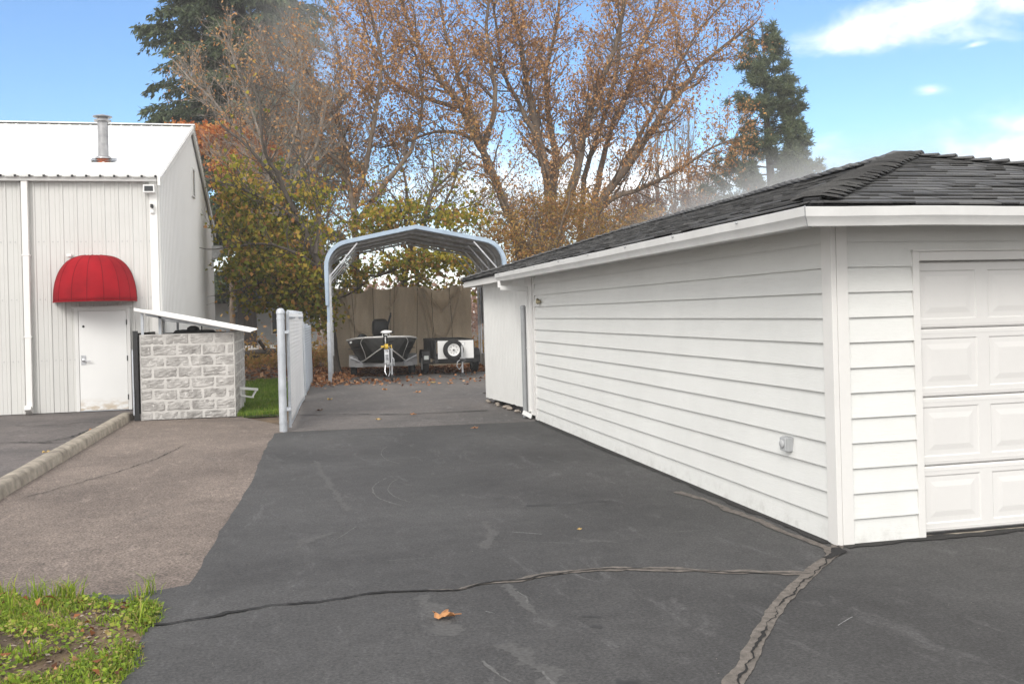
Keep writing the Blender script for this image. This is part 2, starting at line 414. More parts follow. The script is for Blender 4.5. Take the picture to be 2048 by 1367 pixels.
for i, (pts, w_, mm) in enumerate([(arcp(2.2,9.2,1.5,150,210),.010,m_scuff),(arcp(2.3,9.2,1.45,152,205),.007,m_scuff),(arcp(3.2,11.6,2.2,160,200),.009,m_scuff),(arcp(1.0,13.4,.35,30,150),.012,m_scuff),
    (arcp(1.15,13.35,.3,40,140),.010,m_scuff),([(.86,4.55),(.88,4.40),(.92,4.25)],.016,m_scuff),([(1.28,5.62),(1.30,5.50),(1.29,5.38)],.010,m_scuff),([(-.18,4.45),(-.16,4.33),(-.17,4.22)],.012,m_chalk),
    ([(1.02,5.30),(1.06,5.24)],.003,m_chalk),([(1.55,6.85),(1.95,6.65)],.006,m_scuff),([(1.6,7.15),(1.8,7.0)],.005,m_chalk),([(2.7,6.75),(3.05,6.72)],.010,m_scuff),([(.25,7.3),(.45,7.75)],.006,m_scuff),([(1.1,4.35),(1.12,4.12),(1.17,4.0)],.020,m_scuff),([(.6,6.6),(.9,6.58)],.006,m_scuff),([(2.75,4.5),(2.9,4.6)],.004,m_chalk)]):
    ribbon('scuff_mark', pts, w_, .0015, mm, 1.1, .012, 30+i, 0, .006)
m_faint = M('faint_scuff', (.072,.070,.069), .9, 0, .3, 40)
m_stain = M('oil_stain', (.026,.025,.025), .7, 0, .4, 30)
for i, (pts, w_, mm) in enumerate([([(.72,5.72),(.74,5.35),(.80,4.95)],.10,m_faint),([(.98,4.75),(1.08,4.35),(1.16,4.0),(1.2,3.6)],.13,m_faint),([(1.25,5.8),(1.27,5.3),(1.33,4.9)],.08,m_faint),([(1.45,7.6),(1.42,7.1),(1.3,6.7)],.07,m_faint),
    ([(-.05,7.2),(.15,7.5),(.3,7.6)],.08,m_faint),([(2.0,6.7),(2.35,6.5)],.07,m_faint),([(.2,11.5),(.3,9.8),(.42,8.4)],.05,m_faint),
    ([(1.52,5.06),(1.60,5.0)],.06,m_stain),([(1.50,4.86),(1.56,4.84)],.05,m_stain),([(1.38,4.1),(1.48,4.05)],.06,m_stain),([(1.95,8.1),(2.15,8.0)],.05,m_stain),([(1.75,8.5),(1.84,8.45)],.05,m_stain),([(2.3,8.0),(2.7,8.05)],.03,m_stain)]):
    ribbon('stain_mark' if mm is m_stain else 'scuff_mark', pts, w_, .0011+.00004*i, mm, 1.0, .012, 60+i, 0, .012)
# concrete kerb
mb = MB(); rows = []
prof = [(-.10,-.03),(-.095,.09),(-.07,.125),(.05,.13),(.085,.10),(.10,-.03)]
for k in range(90):
    y = 17.95 - k*.3; x = -2.87 - .0125*(17.9-y)*.6
    e = .0 if k else -.05
    rows.append([(x+u+.006*mnoise.noise((u*9, y*2.1, 1)), y, (w_+e if w_ > 0 else w_)+.008*mnoise.noise((u*9, y*1.7, 5))) for u, w_ in prof])
mb.loft(rows); tag(mb.build('kerb', m_conc, smooth=50), 'weathered tan concrete kerb running between the two strips of asphalt', 'kerb', kind='structure')
# ================================================================ METAL BUILDING
FY, GX, RS = 19.72, -2.56, .339
zr = lambda y: 4.5 + (y-19.6)*RS if y < 26.5 else 4.5 + (26.5-19.6)*RS - (y-26.5)*.335
bld = empty('metal_building', (GX, FY, 0), 0, 'tall white metal building with ribbed steel walls, a white roof and a flue pipe', 'building')
mb = MB(); pts = []
x = -18.0
while x < GX-.02:
    pts += [(x, 0), (x+.085, 0), (x+.092, -.006), (x+.10, 0), (x+.16, 0), (x+.167, -.006), (x+.175, 0), (x+.195, 0), (x+.207, -.017), (x+.235, -.017), (x+.247, 0)]
    x += .25
pts.append((GX, 0))
mb.loft([[(a, FY+b, .0) for a, b in pts], [(a, FY+b, 4.5) for a, b in pts]], closed=False)
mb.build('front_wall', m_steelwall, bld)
mb = MB(); x = -17.9
for zz in (2.17, 3.27, 1.0):
    x = -9.9
    while x < GX-.1:
        for dx in (.03, .13, .19): mb.obox((x+dx, FY-.004, zz), (.007,0,0), (0,.006,0), (0,0,.007))
        x += .25
mb.build('wall_screws', m_grey, bld)['kind'] = 'stuff'
mb = MB(); pts = []; y = FY
while y < 33.1:
    pts += [(y, 0), (y+.15, 0), (y+.165, .012), (y+.185, .012), (y+.20, 0)]; y += .25
mb.loft([[(GX+b, a, -.02) for a, b in pts], [(GX+b, a, min(zr(a), 20)) for a, b in pts]], closed=False)
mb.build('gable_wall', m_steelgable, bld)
mb = MB()
mb.box(GX, GX+.02, FY+.05, 33.0, -.01, .03)
mb.build('base_trim', m_steelgable, bld)
mb = MB(); mb.box(-18, GX-.05, 33.05, 33.1, 0, 4.5); mb.box(-18.1,-18,FY,33.1,0,4.5); mb.build('rear_wall', m_steelgable, bld)
def roof_sheet(y0, y1, name):
    mb = MB(); pts = []; x = -18.2
    while x < GX+.05:
        pts += [(x, 0), (x+.09, 0), (x+.10, .003), (x+.11, 0), (x+.17, 0), (x+.19, .016), (x+.215, .016), (x+.235, 0)]; x += .25
    pts.append((GX+.12, 0))
    A = [(a, y0, zr(y0)+.03+b) for a, b in pts]; B = [(a, y1, zr(y1)+.03+b) for a, b in pts]
    mb.loft([A, B], closed=False)
    mb.loft([[(a, y, z-.02) for a, y, z in A], [(a, y, z-.02) for a, y, z in B]], closed=False)
    return mb.build(name, m_wroof, bld)
rf = roof_sheet(19.52, 26.52, 'roof'); roof_sheet(33.25, 26.52, 'rear_roof')
mb = MB(); mb.loft([[(-18.2, 26.52+a, zr(26.5)+.05+b) for a, b in ((-.18,-.035),(0,.03),(.18,-.035),(0,.015))], [(GX+.13, 26.52+a, zr(26.5)+.05+b) for a, b in ((-.18,-.035),(0,.03),(.18,-.035),(0,.015))]])
mb.build('ridge_cap', m_wroof, rf)
mb = MB()    # rake trim on the gable
for a, b in ((19.5, 26.5), (26.5, 33.2)):
    mb.prism([(0,-.16),(0,.02),(.05,.02),(.05,-.16)], lambda u, v, t: (GX+.05+u, t, zr(t)+.03+v), a, b)
mb.build('rake_trim', m_wtrim, bld)
mb = MB(); y = 26.7
while y < 33.1: mb.box(GX+.03, GX+.115, y, y+.09, zr(y)+.0, zr(y)+.075); y += .25
mb.build('rake_closure', m_dark, bld)['kind'] = 'stuff'
mb = MB(); x = -18
while x < GX: mb.box(x+.185, x+.222, 19.512, 19.53, zr(19.52)+.022, zr(19.52)+.058); x += .25
mb.build('eave_closure', m_dark, bld)['kind'] = 'stuff'
mb = MB(); mb.prism([(0,0),(0,.125),(-.02,.135),(-.13,.135),(-.13,.10),(-.11,.03),(-.10,0)], lambda u, v, t: (t, FY-.05+u, 4.425+v), -18, GX+.03)
mb.build('gutter', m_gut, bld)
mb = MB(); mb.box(GX-.13, GX+.014, FY-.05, FY+.06, 0.0, 4.43); mb.build('corner_trim', m_wtrim, bld, bevel=.004)
mb = MB(); mb.box(-4.97,-4.86,FY-.13,FY-.035,.12,4.43)
mb.obox((-4.915,FY-.17,.09),(.055,0,0),(0,.09,-.05),(0,.02,.04)); mb.box(-4.985,-4.845,FY-.135,FY-.03,1.45,1.48); mb.box(-4.985,-4.845,FY-.135,FY-.03,3.0,3.03)
mb.build('downspout', m_wtrim, bld, bevel=.006)
# flue
fl = (-3.77, 21.16, 5.03)
mb = MB(); mb.lathe([(.102,-.1),(.102,.88)], fl, 24); mb.lathe([(.16,.07),(.155,.10),(.115,.13)], fl, 24)
fo = mb.build('flue_pipe', m_flue, rf, smooth=40)
mb = MB(); mb.lathe([(.14,.84),(.17,.85),(.17,.875),(.13,.885)], fl, 24)
mb.lathe([(.10,.88),(.10,.94)], fl, 20); mb.lathe([(.17,.93),(.19,.94),(.19,.955),(.02,1.0)], fl, 24)
mb.build('flue_cap', m_flue, rf, smooth=40)
mb = MB(); mb.lathe([(.17,-.07),(.13,.07),(.115,.075)], fl, 20); mb.build('flue_collar', m_rust, rf, smooth=40)
mb = MB(); mb.grid(lambda u, v: (fl[0]-.24+.48*u, fl[1]-.15+.3*v, zr(fl[1]-.15+.3*v)+.067+.006*math.sin(u*3.1)*math.sin(v*3.1)), 6, 6); mb.build('flue_flashing', m_greypipe, rf)
# door under the awning
mb = MB()
for a, b, c, d in ((-4.10,-4.035,0,1.99),(-3.165,-3.10,0,1.99),(-4.035,-3.165,1.93,1.99)): mb.box(a, b, FY-.06, FY+.0, c, d)
mb.box(-4.14,-3.06,FY-.085,FY-.04,1.99,2.02)
mb.build('door_frame', m_steelgable, bld, bevel=.004)
def rust_door():
    m = painted('white_steel_door', (.80,.80,.79), .42, None, dirt=.04)
    nt = m.node_tree; b = nt.nodes['Principled BSDF']
    src = b.inputs['Base Color'].links[0].from_socket
    tcn = N(nt, 'ShaderNodeTexCoord'); sp = N(nt, 'ShaderNodeSeparateXYZ'); nt.links.new(tcn.outputs['Object'], sp.inputs[0])
    f = noise_t(nt, coords(nt, (2, 2, 5)), 3, 6, .65)
    mr = N(nt, 'ShaderNodeMapRange'); nt.links.new(sp.outputs['Z'], mr.inputs['Value']); inp(mr,'From Min',.01); inp(mr,'From Max',.26); inp(mr,'To Min',.75); inp(mr,'To Max',0)
    ml = N(nt, 'ShaderNodeMath', operation='MULTIPLY'); nt.links.new(mr.outputs[0], ml.inputs[0])
    nt.links.new(ramp(nt, f, [(.4, g3(0)), (.62, g3(1))]), ml.inputs[1])
    nt.links.new(mix(nt, ml.outputs[0], src, (.36,.22,.06)), b.inputs['Base Color'])
    return m
mb = MB(); mb.box(-4.03,-3.17,FY-.052,FY-.012,.015,1.925); door = mb.build('door', rust_door(), bld, bevel=.003)
mb = MB(); mb.box(-4.03,-3.17,FY-.054,FY-.02,.0,.012); mb.build('threshold', m_galv_flat, door)
mb = MB(); mb.lathe([(.035,0),(.035,-.012),(.02,-.02)], (-3.955,FY-.052,.985), 16, 'y'); mb.tube([(-3.955,FY-.06,.985),(-3.955,FY-.11,.985),(-3.93,FY-.115,.983),(-3.82,FY-.115,.97)], .012, 8)
mb.box(-4.0,-3.91,FY-.058,FY-.05,.90,1.08); mb.build('door_handle', m_galv, door, smooth=40)
mb = MB(); mb.lathe([(.022,0),(.022,-.01),(.01,-.012)], (-3.945,FY-.052,1.635), 12, 'y'); mb.build('peephole', m_dark, door)
for z in (.25, 1.0, 1.7):
    mb = MB(); mb.box(-3.172,-3.155,FY-.07,FY-.05,z-.05,z+.05); mb.build('hinge', m_dark, door)
# gable window and vent hood
mb = MB(); mb.box(GX+.0,GX+.035,26.55,27.05,5.02,5.75); wd = mb.build('window', m_lens, bld)
mb = MB()
for a,b,c,d in ((26.5,26.56,5.0,5.77),(27.04,27.1,5.0,5.77),(26.56,27.04,5.0,5.04),(26.56,27.04,5.73,5.77)): mb.box(GX+.002,GX+.05,a,b,c,d)
mb.build('window_frame', m_steelgable, wd)
mb = MB(); mb.loft([[(GX-.02,32.4,3.72),(GX-.02,32.9,3.72),(GX-.02,32.9,4.12),(GX-.02,32.4,4.12)],[(GX+.18,32.4,3.72),(GX+.18,32.9,3.72),(GX+.42,32.9,4.12),(GX+.42,32.4,4.12)]])
mb.build('vent_hood', m_galv, bld)

# awning
aw = empty('door_awning', (-3.715, FY-.02, 2.11), 0, 'red canvas dome awning over the white steel door', 'awning')
m_red = M('red_canvas', (.27,.004,.011), .85, 0, .2, 2.2, c2=(.34,.008,.016), bs=.25, bscale=220, spec=.15)
AWW, AWD, AWH = .75, .80, .89
def awn(ph, th, k=1.0):
    ct = math.cos(th)**.62 if th < PI/2-1e-4 else 0; st = math.sin(th)**.92
    cp, sp = math.cos(ph), math.sin(ph); k *= 1-.022*abs(math.sin(ph*4))*min(1, (PI/2-th)*1.4)
    return (-3.715 - AWW*k*cp*ct, FY-.03 - AWD*k*abs(sp)**.9*ct, 2.11 + AWH*k*st)
mb = MB(); mb.grid(lambda u, v: awn(PI*u, (PI/2)*v), 48, 20)
cv = mb.build('canopy', m_red, aw, smooth=60, solid=.006)
mb = MB()
for i in range(0, 9):
    ph = PI*(i/8 if 0 < i < 8 else (.004 if i == 0 else .996))
    mb.tube([awn(ph, PI/2*j/16, 1.003) for j in range(16)], .007, 6)
mb.build('rib', M('dark_red_seam', (.15,.003,.008), .85, spec=.15), cv, smooth=60)
mb = MB(); mb.tube([awn(PI*j/40, 0, 1.0) for j in range(41)], .011, 6); mb.build('rim', m_red, cv, smooth=60)
mb = MB(); mb.box(-4.20,-4.12,FY-.12,FY-.02,2.98,3.03); mb.box(-4.18,-4.14,FY-.06,FY-.0,2.9,3.0); mb.build('bracket', m_white, aw)
# flood light, camera
t = empty('flood_light', (-2.675, FY-.05, 4.21), 0, 'square white framed lamp with dark face high on the metal building corner', 'flood light')
mb = MB(); mb.box(-2.78,-2.57,FY-.20,FY-.06,4.20,4.35); mb.build('housing', m_white, t, bevel=.006)
mb = MB(); mb.box(-2.755,-2.595,FY-.206,FY-.19,4.225,4.325); mb.build('lens', m_lens, t)
t = empty('security_camera', (-2.63, FY-.06, 3.9), 0, 'small security camera with black lens on the white corner trim', 'camera')
mb = MB(); mb.box(-2.67,-2.60,FY-.075,FY-.05,3.80,3.99); mb.lathe([(.035,0),(.035,-.02),(.02,-.03)],(-2.635,FY-.075,3.84),14,'y'); mb.build('bracket', m_white, t, bevel=.004)
mb = MB(); mb.box(-2.66,-2.61,FY-.17,FY-.07,3.91,3.98); mb.build('camera_body', m_black, t, bevel=.008)

# ================================================================ BLOCK ENCLOSURE
m_block = M('split_face_block', (.345,.33,.315), .92, 0, .28, 6.0, c2=(.49,.473,.455), bs=.7, bscale=45)
m_mortar = M('mortar', (.52,.505,.485), .95, 0, .12, 8, bs=.3, bscale=70)
enc = empty('block_enclosure', (-2.6, 17.45, 0), 0, 'waist high enclosure of rough grey split face blocks with a tilted white lid', 'enclosure')
def blocks(mb, L, fn, seed):
    ztop = 1.475; k = 0
    while ztop > 0:
        z0 = max(ztop-.191, -.04); off = -.205 if k % 2 else 0
        x = off
        while x < L:
            a, b = max(x, 0)+.004, min(x+.41, L)-.004
            if b-a > .03:
                nu = max(2, int((b-a)/.027)); nv = 8; tz = random.uniform(-.006,.006); tx = random.uniform(-.006,.006)
                def f(u, v):
                    p = a+(b-a)*u; q = z0+.003+(ztop-.006-z0)*v
                    e = min(u, 1-u)*(b-a); e2 = min(v, 1-v)*(ztop-z0)
                    edge = min(1, min(e, e2)/.025)
                    h = .012+tz*(v-.5)+tx*(u-.5)+.012*mnoise.noise((p*5+seed, q*9, k*1.3))+.015*mnoise.noise((p*17+seed, q*30, k))+.006*abs(mnoise.noise((p*30, q*45+seed, 3)))
                    return fn(p, q, (-.004 if edge <= 0 else max(h, .003)*(.45+.55*edge)))
                mb.grid(f, nu, nv)
            x += .41
        ztop -= .191; k += 1
mb = MB(); blocks(mb, 1.57, lambda p, q, h: (-2.60+p, 17.40-h, q), 1.0)
fwl = mb.build('front_wall', m_block, enc)
mb = MB(); mb.box(-2.60,-1.032,17.394,17.60,-.04,1.468); mb.build('mortar_bed', m_mortar, fwl)
mb = MB(); blocks(mb, 3.2, lambda p, q, h: (-1.03+h, 17.41+p, q), 5.0)
swl = mb.build('side_wall', m_block, enc)
mb = MB(); mb.box(-1.23,-1.024,17.606,20.6,-.04,1.466); mb.box(-2.6,-1.235,20.4,20.6,-.04,1.46); mb.build('mortar_bed', m_mortar, swl)
# lid on posts
mb = MB(); ribs = []
lidz = lambda x: 1.885 + (x+2.60)*(1.475-1.885)/(1.86)
pts = [(-2.62, 0)]
prof = []
yy = 17.12
while yy < 20.3:
    prof += [(yy, 0), (yy+.14, 0), (yy+.155, .018), (yy+.185, .018), (yy+.20, 0)]; yy += .22
mb.loft([[(xx, p, lidz(xx)+h) for p, h in prof] for xx in (-2.62, -.74)], closed=False)
lid = mb.build('lid_sheet', m_wroof, enc, solid=.006)
mb = MB(); mb.prism([(0,0),(0,.03),(-.012,.045),(-.03,.03),(-.03,-.005),(-.01,-.01)], lambda u, v, t: (t, 17.12+u, lidz(t)-.004+v), -2.63, -.73); mb.build('edge_trim', m_wtrim, lid)
for yy in (17.5, 20.1):
    mb = MB(); mb.bar((-2.5,yy,lidz(-2.5)-.04),(-1.1,yy,lidz(-1.1)-.04),.04,.05); mb.build('beam', m_galv_flat, enc)
mb = MB(); mb.bar((-2.3,17.55,1.72),(-1.5,17.55,1.60),.015); mb.build('brace', m_galv_flat, enc)
for x, y in ((-2.56,17.5),(-2.27,17.5),(-2.27,20.1),(-1.15,17.55)):
    mb = MB(); mb.box(x-.022,x+.022,y-.02,y+.02,1.44,lidz(x)-.03); mb.build('post', m_galv_flat, enc)
mb = MB(); mb.box(-2.70,-2.625,17.34,17.42,.0,1.54); mb.box(-2.69,-2.63,17.5,19.6,1.42,1.5); mb.box(-2.69,-2.63,17.5,19.6,.1,.18); mb.box(-2.675,-2.645,17.45,19.6,.18,1.42)
gt = mb.build('gate', m_black, enc)
mb = MB(); mb.box(-2.72,-2.70,17.34,17.38,.25,1.22); mb.tube([(-2.70,17.31,.1),(-2.70,17.31,.55)],.012,8); mb.build('gate_latch', m_galv_flat, gt)
t = empty('rubbish_bin', (-1.9,18.4,0), 0, 'black rubbish bin whose lid shows above the block enclosure wall', 'bin')
mb = MB(); mb.loft([[(-2.25,17.85,.02),(-1.35,17.85,.02),(-1.35,18.9,.02),(-2.25,18.9,.02)],[(-2.45,17.75,1.46),(-1.3,17.75,1.46),(-1.3,19.0,1.46),(-2.45,19.0,1.46)]]); mb.build('bin_body', m_black, t)
mb = MB(); mb.loft([[(-2.1,17.7,1.465),(-1.45,17.7,1.465),(-1.45,19.05,1.465),(-2.1,19.05,1.465)],[(-2.05,17.75,1.53),(-1.5,17.75,1.51),(-1.5,19.0,1.51),(-2.05,19.0,1.53)]]); mb.lathe([(.12,1.50),(.10,1.57),(.04,1.60)],(-1.78,18.1,0),14); mb.tube([(-1.6,17.75,1.5),(-1.6,17.75,1.6)],.012,6); mb.build('bin_lid', m_rub, t)
t = tag(MB().bar((-1.02,18.35,.42),(-.70,18.62,.36),.05,.05).bar((-1.0,18.32,.28),(-.78,18.55,.22),.05,.03).bar((-.72,18.6,.36),(-.80,18.56,.22),.04,.03).bar((-1.0,18.4,.42),(-1.0,18.4,.02),.04,.04).bar((-.98,18.7,.40),(-.98,18.75,.02),.04).build('plastic_frame', m_white, bevel=.006), 'broken white plastic frame lying tipped in the grass beside the block enclosure', 'frame')

# ================================================================ GATE AND FENCE
def slat_mat(name, c, tint):
    m, nt, b = new_mat(name)
    v = coords(nt)
    wv = N(nt, 'ShaderNodeTexWave', wave_type='BANDS', bands_direction='Z'); nt.links.new(v, wv.inputs['Vector']); inp(wv,'Scale',5.2); inp(wv,'Distortion',1.2); inp(wv,'Detail',2)
    base = ramp(nt, wv.outputs['Fac'], [(.08, tint), (.30, c)])
    base = mix(nt, .5, base, ramp(nt, noise_t(nt, v, 1.3, 5), [(.35, g3(.82)), (.65, g3(1))]), 'MULTIPLY')
    nt.links.new(base, b.inputs['Base Color']); inp(b,'Roughness',.55)
    bump(nt, b, wv.outputs['Fac'], .3, .01)
    return m
m_slat = slat_mat('white_privacy_slats', (.92,.92,.92), (.86,.86,.86)); m_slat_shade = slat_mat('shade_tinted_slats', (.55,.60,.67), (.36,.40,.45))  # second copy: same slats with bluish shade put into the colour
t = tag(MB().lathe([(.058,-.03),(.058,1.76),(.066,1.762),(.066,1.79),(.050,1.83),(.02,1.845)],(-.19,14.68,0),20).lathe([(.062,.12),(.062,.15)],(-.19,14.68,0),20).lathe([(.062,.62),(.062,.635)],(-.19,14.68,0),20).lathe([(.062,1.15),(.062,1.165)],(-.19,14.68,0),20).lathe([(.064,1.68),(.064,1.70)],(-.19,14.68,0),20).build('fence_post', m_galv_flat, smooth=40), 'thick grey steel post with rounded cap at the open white gate', 'post')
gate = empty('slatted_gate', (-.1,14.8,0), 0, 'long white slatted chain link gate swung open beside the steel post', 'gate')
gp = lambda s, z: (-.085+.265*s+.012*math.sin(s*5), 14.86+5.1*s, z)
mb = MB()
def gfab(u, v):
    z0 = .10-.06*u+.05*math.sin(u*PI); z1 = 1.77
    return Vector(gp(u, z0+(z1-z0)*v)) + Vector((.012*math.sin(u*9+v*4)*(.4+v), 0, 0))
mb.grid(gfab, 60, 24); mb.build('slat_fabric', m_slat, gate, smooth=60, solid=.02)
mb = MB(); mb.tube([gp(-.012,.04),gp(-.012,1.80)],.024,10); mb.tube([gp(1.0,.04),gp(1.0,1.78)],.024,10)
mb.tube([gp(s/20,.08+.05*math.sin(s/20*PI)-.05*s/20) for s in range(21)],.020,8); mb.tube([gp(s/20,1.70) for s in range(21)],.020,8)
mb.build('gate_frame', m_galv_flat, gate, smooth=50)
for z in (.30, 1.46):
    mb = MB(); mb.box(-.19,-.07,14.66,14.9,z,z+.04); mb.build('hinge', m_galv_flat, gate, bevel=.004)
mb = MB()
for k in range(90):
    p = gp(k/90, 1.77); mb.bar(p, (p[0]+.01*(1 if k%2 else -1), p[1]+.02, p[2]+.045), .006)
mb.build('wire_barbs', m_galv_flat, gate)['kind'] = 'stuff'
fen = empty('slatted_fence', (.24,21.3,0), 0, 'lower slatted chain link fence, tinted grey as shade, running from the white gate to the carport', 'fence')
mb = MB(); mb.grid(lambda u, v: (.22+.21*u+.008*math.sin(v*5+u*7), 21.2+4.0*u, .03+(1.56-.10*u-.03)*v), 40, 16); mb.build('slat_fabric', m_slat_shade, fen, smooth=60, solid=.02)
mb = MB()
mb.tube([(.20,21.2,1.545),(.42,25.2,1.45)],.02,8); mb.build('top_rail', m_galv_flat, fen, smooth=50)
for u in (0, .5, 1):
    mb = MB(); mb.tube([(.20+.21*u,21.2+4*u,0),(.20+.21*u,21.2+4*u,1.6-.1*u)],.03,10); mb.build('post', m_galv_flat, fen, smooth=50)

# ================================================================ CARPORT
cp = empty('metal_carport', (.88,25.0,0), -.062, 'open steel carport with pale blue trim and a ribbed metal roof', 'carport')
m_blue = M('pale_blue_paint', (.33,.42,.53), .45, 0, .10, 3, c2=(.40,.50,.61))
m_ribbed = M('grey_ribbed_steel', (.42,.42,.42), .65, .1, .2, 2.0, c2=(.54,.54,.54))
W = 4.62
def arch(e=0.0):
    half = []
    half += [(0-e, z) for z in (0, 1.0, 2.0, 2.95)]
    for k in range(1, 8):
        a = math.radians(180-k*(90-11)/8); half.append((.62+(.62+e)*math.cos(a), 3.0+(.62+e)*math.sin(a)))
    half += [(.62-.118, 3.609+e), (1.4, 3.795+e), (W/2, 3.975+e*1.02)]
    return half + [(W-x, z) for x, z in half[::-1][1:]]
P0 = arch(0)
def leg_tube(mb, y, w=.06, pts=P0):
    # square pipe following the arch
    rows = []
    for i, (x, z) in enumerate(pts):
        a = pts[max(i-1,0)]; b = pts[min(i+1,len(pts)-1)]
        tx, tz = b[0]-a[0], b[1]-a[1]; L = math.hypot(tx, tz); nx, nz_ = -tz/L, tx/L
        rows.append([(x+nx*w/2, y-w/2, z+nz_*w/2), (x+nx*w/2, y+w/2, z+nz_*w/2), (x-nx*w/2, y+w/2, z-nz_*w/2), (x-nx*w/2, y-w/2, z-nz_*w/2)])
    mb.loft(rows)
for k, y in enumerate((.06, 1.42, 2.78, 4.14, 5.45)):
    if k == 0:
        mb = MB(); leg_tube(mb, y, .07); mb.build('arch_frame', m_blue, cp, local=True)
    else:
        mb = MB(); leg_tube(mb, y, .06); mb.build('arch_frame', m_galv, cp, local=True)
    for sx in (0, 1):
        mb = MB(); a = (.03, y, 2.72); b = (.78, y, 3.60)
        if sx: a = (W-a[0], y, a[2]); b = (W-b[0], y, b[2])
        mb.bar(a, b, .035); mb.build('brace', m_galv, cp, local=True)
# roof sheeting with ribs running front to back
Q = [p for p in arch(.05) if p[1] > 2.9]
mb = MB(); dense = []
for i in range(len(Q)-1):
    a, b = Q[i], Q[i+1]; L = math.hypot(b[0]-a[0], b[1]-a[1]); k = max(1, int(L/.06))
    dense += [(a[0]+(b[0]-a[0])*j/k, a[1]+(b[1]-a[1])*j/k) for j in range(k)]
dense.append(Q[-1]); rows = []
for i, (x, z) in enumerate(dense):
    a = dense[max(i-1,0)]; b = dense[min(i+1,len(dense)-1)]; L = math.hypot(b[0]-a[0], b[1]-a[1])
    h = .022 if i % 4 == 1 else 0
    rows.append((x-(b[1]-a[1])/L*h, z+(b[0]-a[0])/L*h))
mb.loft([[(x, y, z) for x, z in rows] for y in (0.0, 5.55)], closed=False)
rs = mb.build('roof_sheet', m_ribbed, cp, local=True, solid=.003)
# front trim following the arch
for nm, pts in (('trim', arch(.05)),):
    mb = MB(); rr = []
    for i, (x, z) in enumerate(pts):
        a = pts[max(i-1,0)]; b = pts[min(i+1,len(pts)-1)]; L = math.hypot(b[0]-a[0], b[1]-a[1]); nx, nz_ = -(b[1]-a[1])/L, (b[0]-a[0])/L
        wo, wi = (.03, -.072) if z > 2.9 else (.012, -.058)
        rr.append([(x+nx*wo, -.035, z+nz_*wo), (x+nx*wo, .012, z+nz_*wo), (x+nx*wi, .012, z+nz_*wi), (x+nx*wi, -.035, z+nz_*wi)])
    mb.loft(rr[2:-2]); mb.build('front_trim', m_blue, cp, local=True)
for xx in (0, W):
    mb = MB(); mb.box(xx-.045,xx+.045,-.03,.12,0,1.55); mb.build('leg_sleeve', m_galv_flat, cp, local=True, bevel=.004)
mb = MB(); mb.tube([(-.0,5.42,2.60),(W,5.42,2.60)],.006,6); mb.build('rear_cable', m_galv, cp, local=True)
# side screen of dark shingled panels between pale studs, right hand side
m_dshing = M('dark_side_panel', (.12,.12,.125), .8, 0, .3, 6, c2=(.20,.20,.205))
mb = MB()
for r in range(8):
    for c in range(9):
        y0 = 1.0+c*.5+(.25 if r % 2 else 0); z0 = 1.36+r*.15
        mb.add([(W+.10-.02,y0,z0),(W+.10-.02,y0+.49,z0),(W+.10,y0+.49,z0+.16),(W+.10,y0,z0+.16)], [(0,1,2,3)])
mb.build('side_panel', m_dshing, cp, local=True, solid=.012)
for k in range(5):
    mb = MB(); mb.box(W+.03,W+.07,1.9+k*.84,1.94+k*.84,0,2.66); mb.build('stud', m_galv_flat, cp, local=True)
mb = MB(); mb.box(W+.04,W+.08,1.2,5.45,.05,.42); mb.build('kick_board', M('weathered_board',(.36,.37,.36),.8,0,.2,5), cp, local=True)

# tarp
def tarp_mat():
    m, nt, b = new_mat('brown_canvas')
    v = coords(nt)
    base = ramp(nt, noise_t(nt, coords(nt, (2.2,1,.5)), 2.2, 6, .6, .6), [(.3, (.50,.41,.30)), (.7, (.62,.52,.39))])
    base = mix(nt, .5, base, ramp(nt, noise_t(nt, v, 26, 3), [(.3, g3(.85)), (.7, g3(1.1))]), 'MULTIPLY')
    nt.links.new(base, b.inputs['Base Color']); inp(b,'Roughness',.85); inp(b,'Specular IOR Level',.2)
    bump(nt, b, noise_t(nt, v, 60, 3), .25, .006)
    tr = N(nt, 'ShaderNodeBsdfTranslucent'); nt.links.new(base, tr.inputs['Color']); ms = N(nt, 'ShaderNodeMixShader'); inp(ms, 0, .32)
    nt.links.new(b.outputs[0], ms.inputs[1]); nt.links.new(tr.outputs[0], ms.inputs[2]); nt.links.new(ms.outputs[0], nt.nodes['Material Output'].inputs['Surface'])
    return m
m_tarp = tarp_mat()
TX0, TX1 = 1.18, 5.62
sup = [0, .085, .27, .46, .60, .66, .86, .93, 1.0]; sag = [.02, .20, .09, .03, .05, .16, .05, .03]
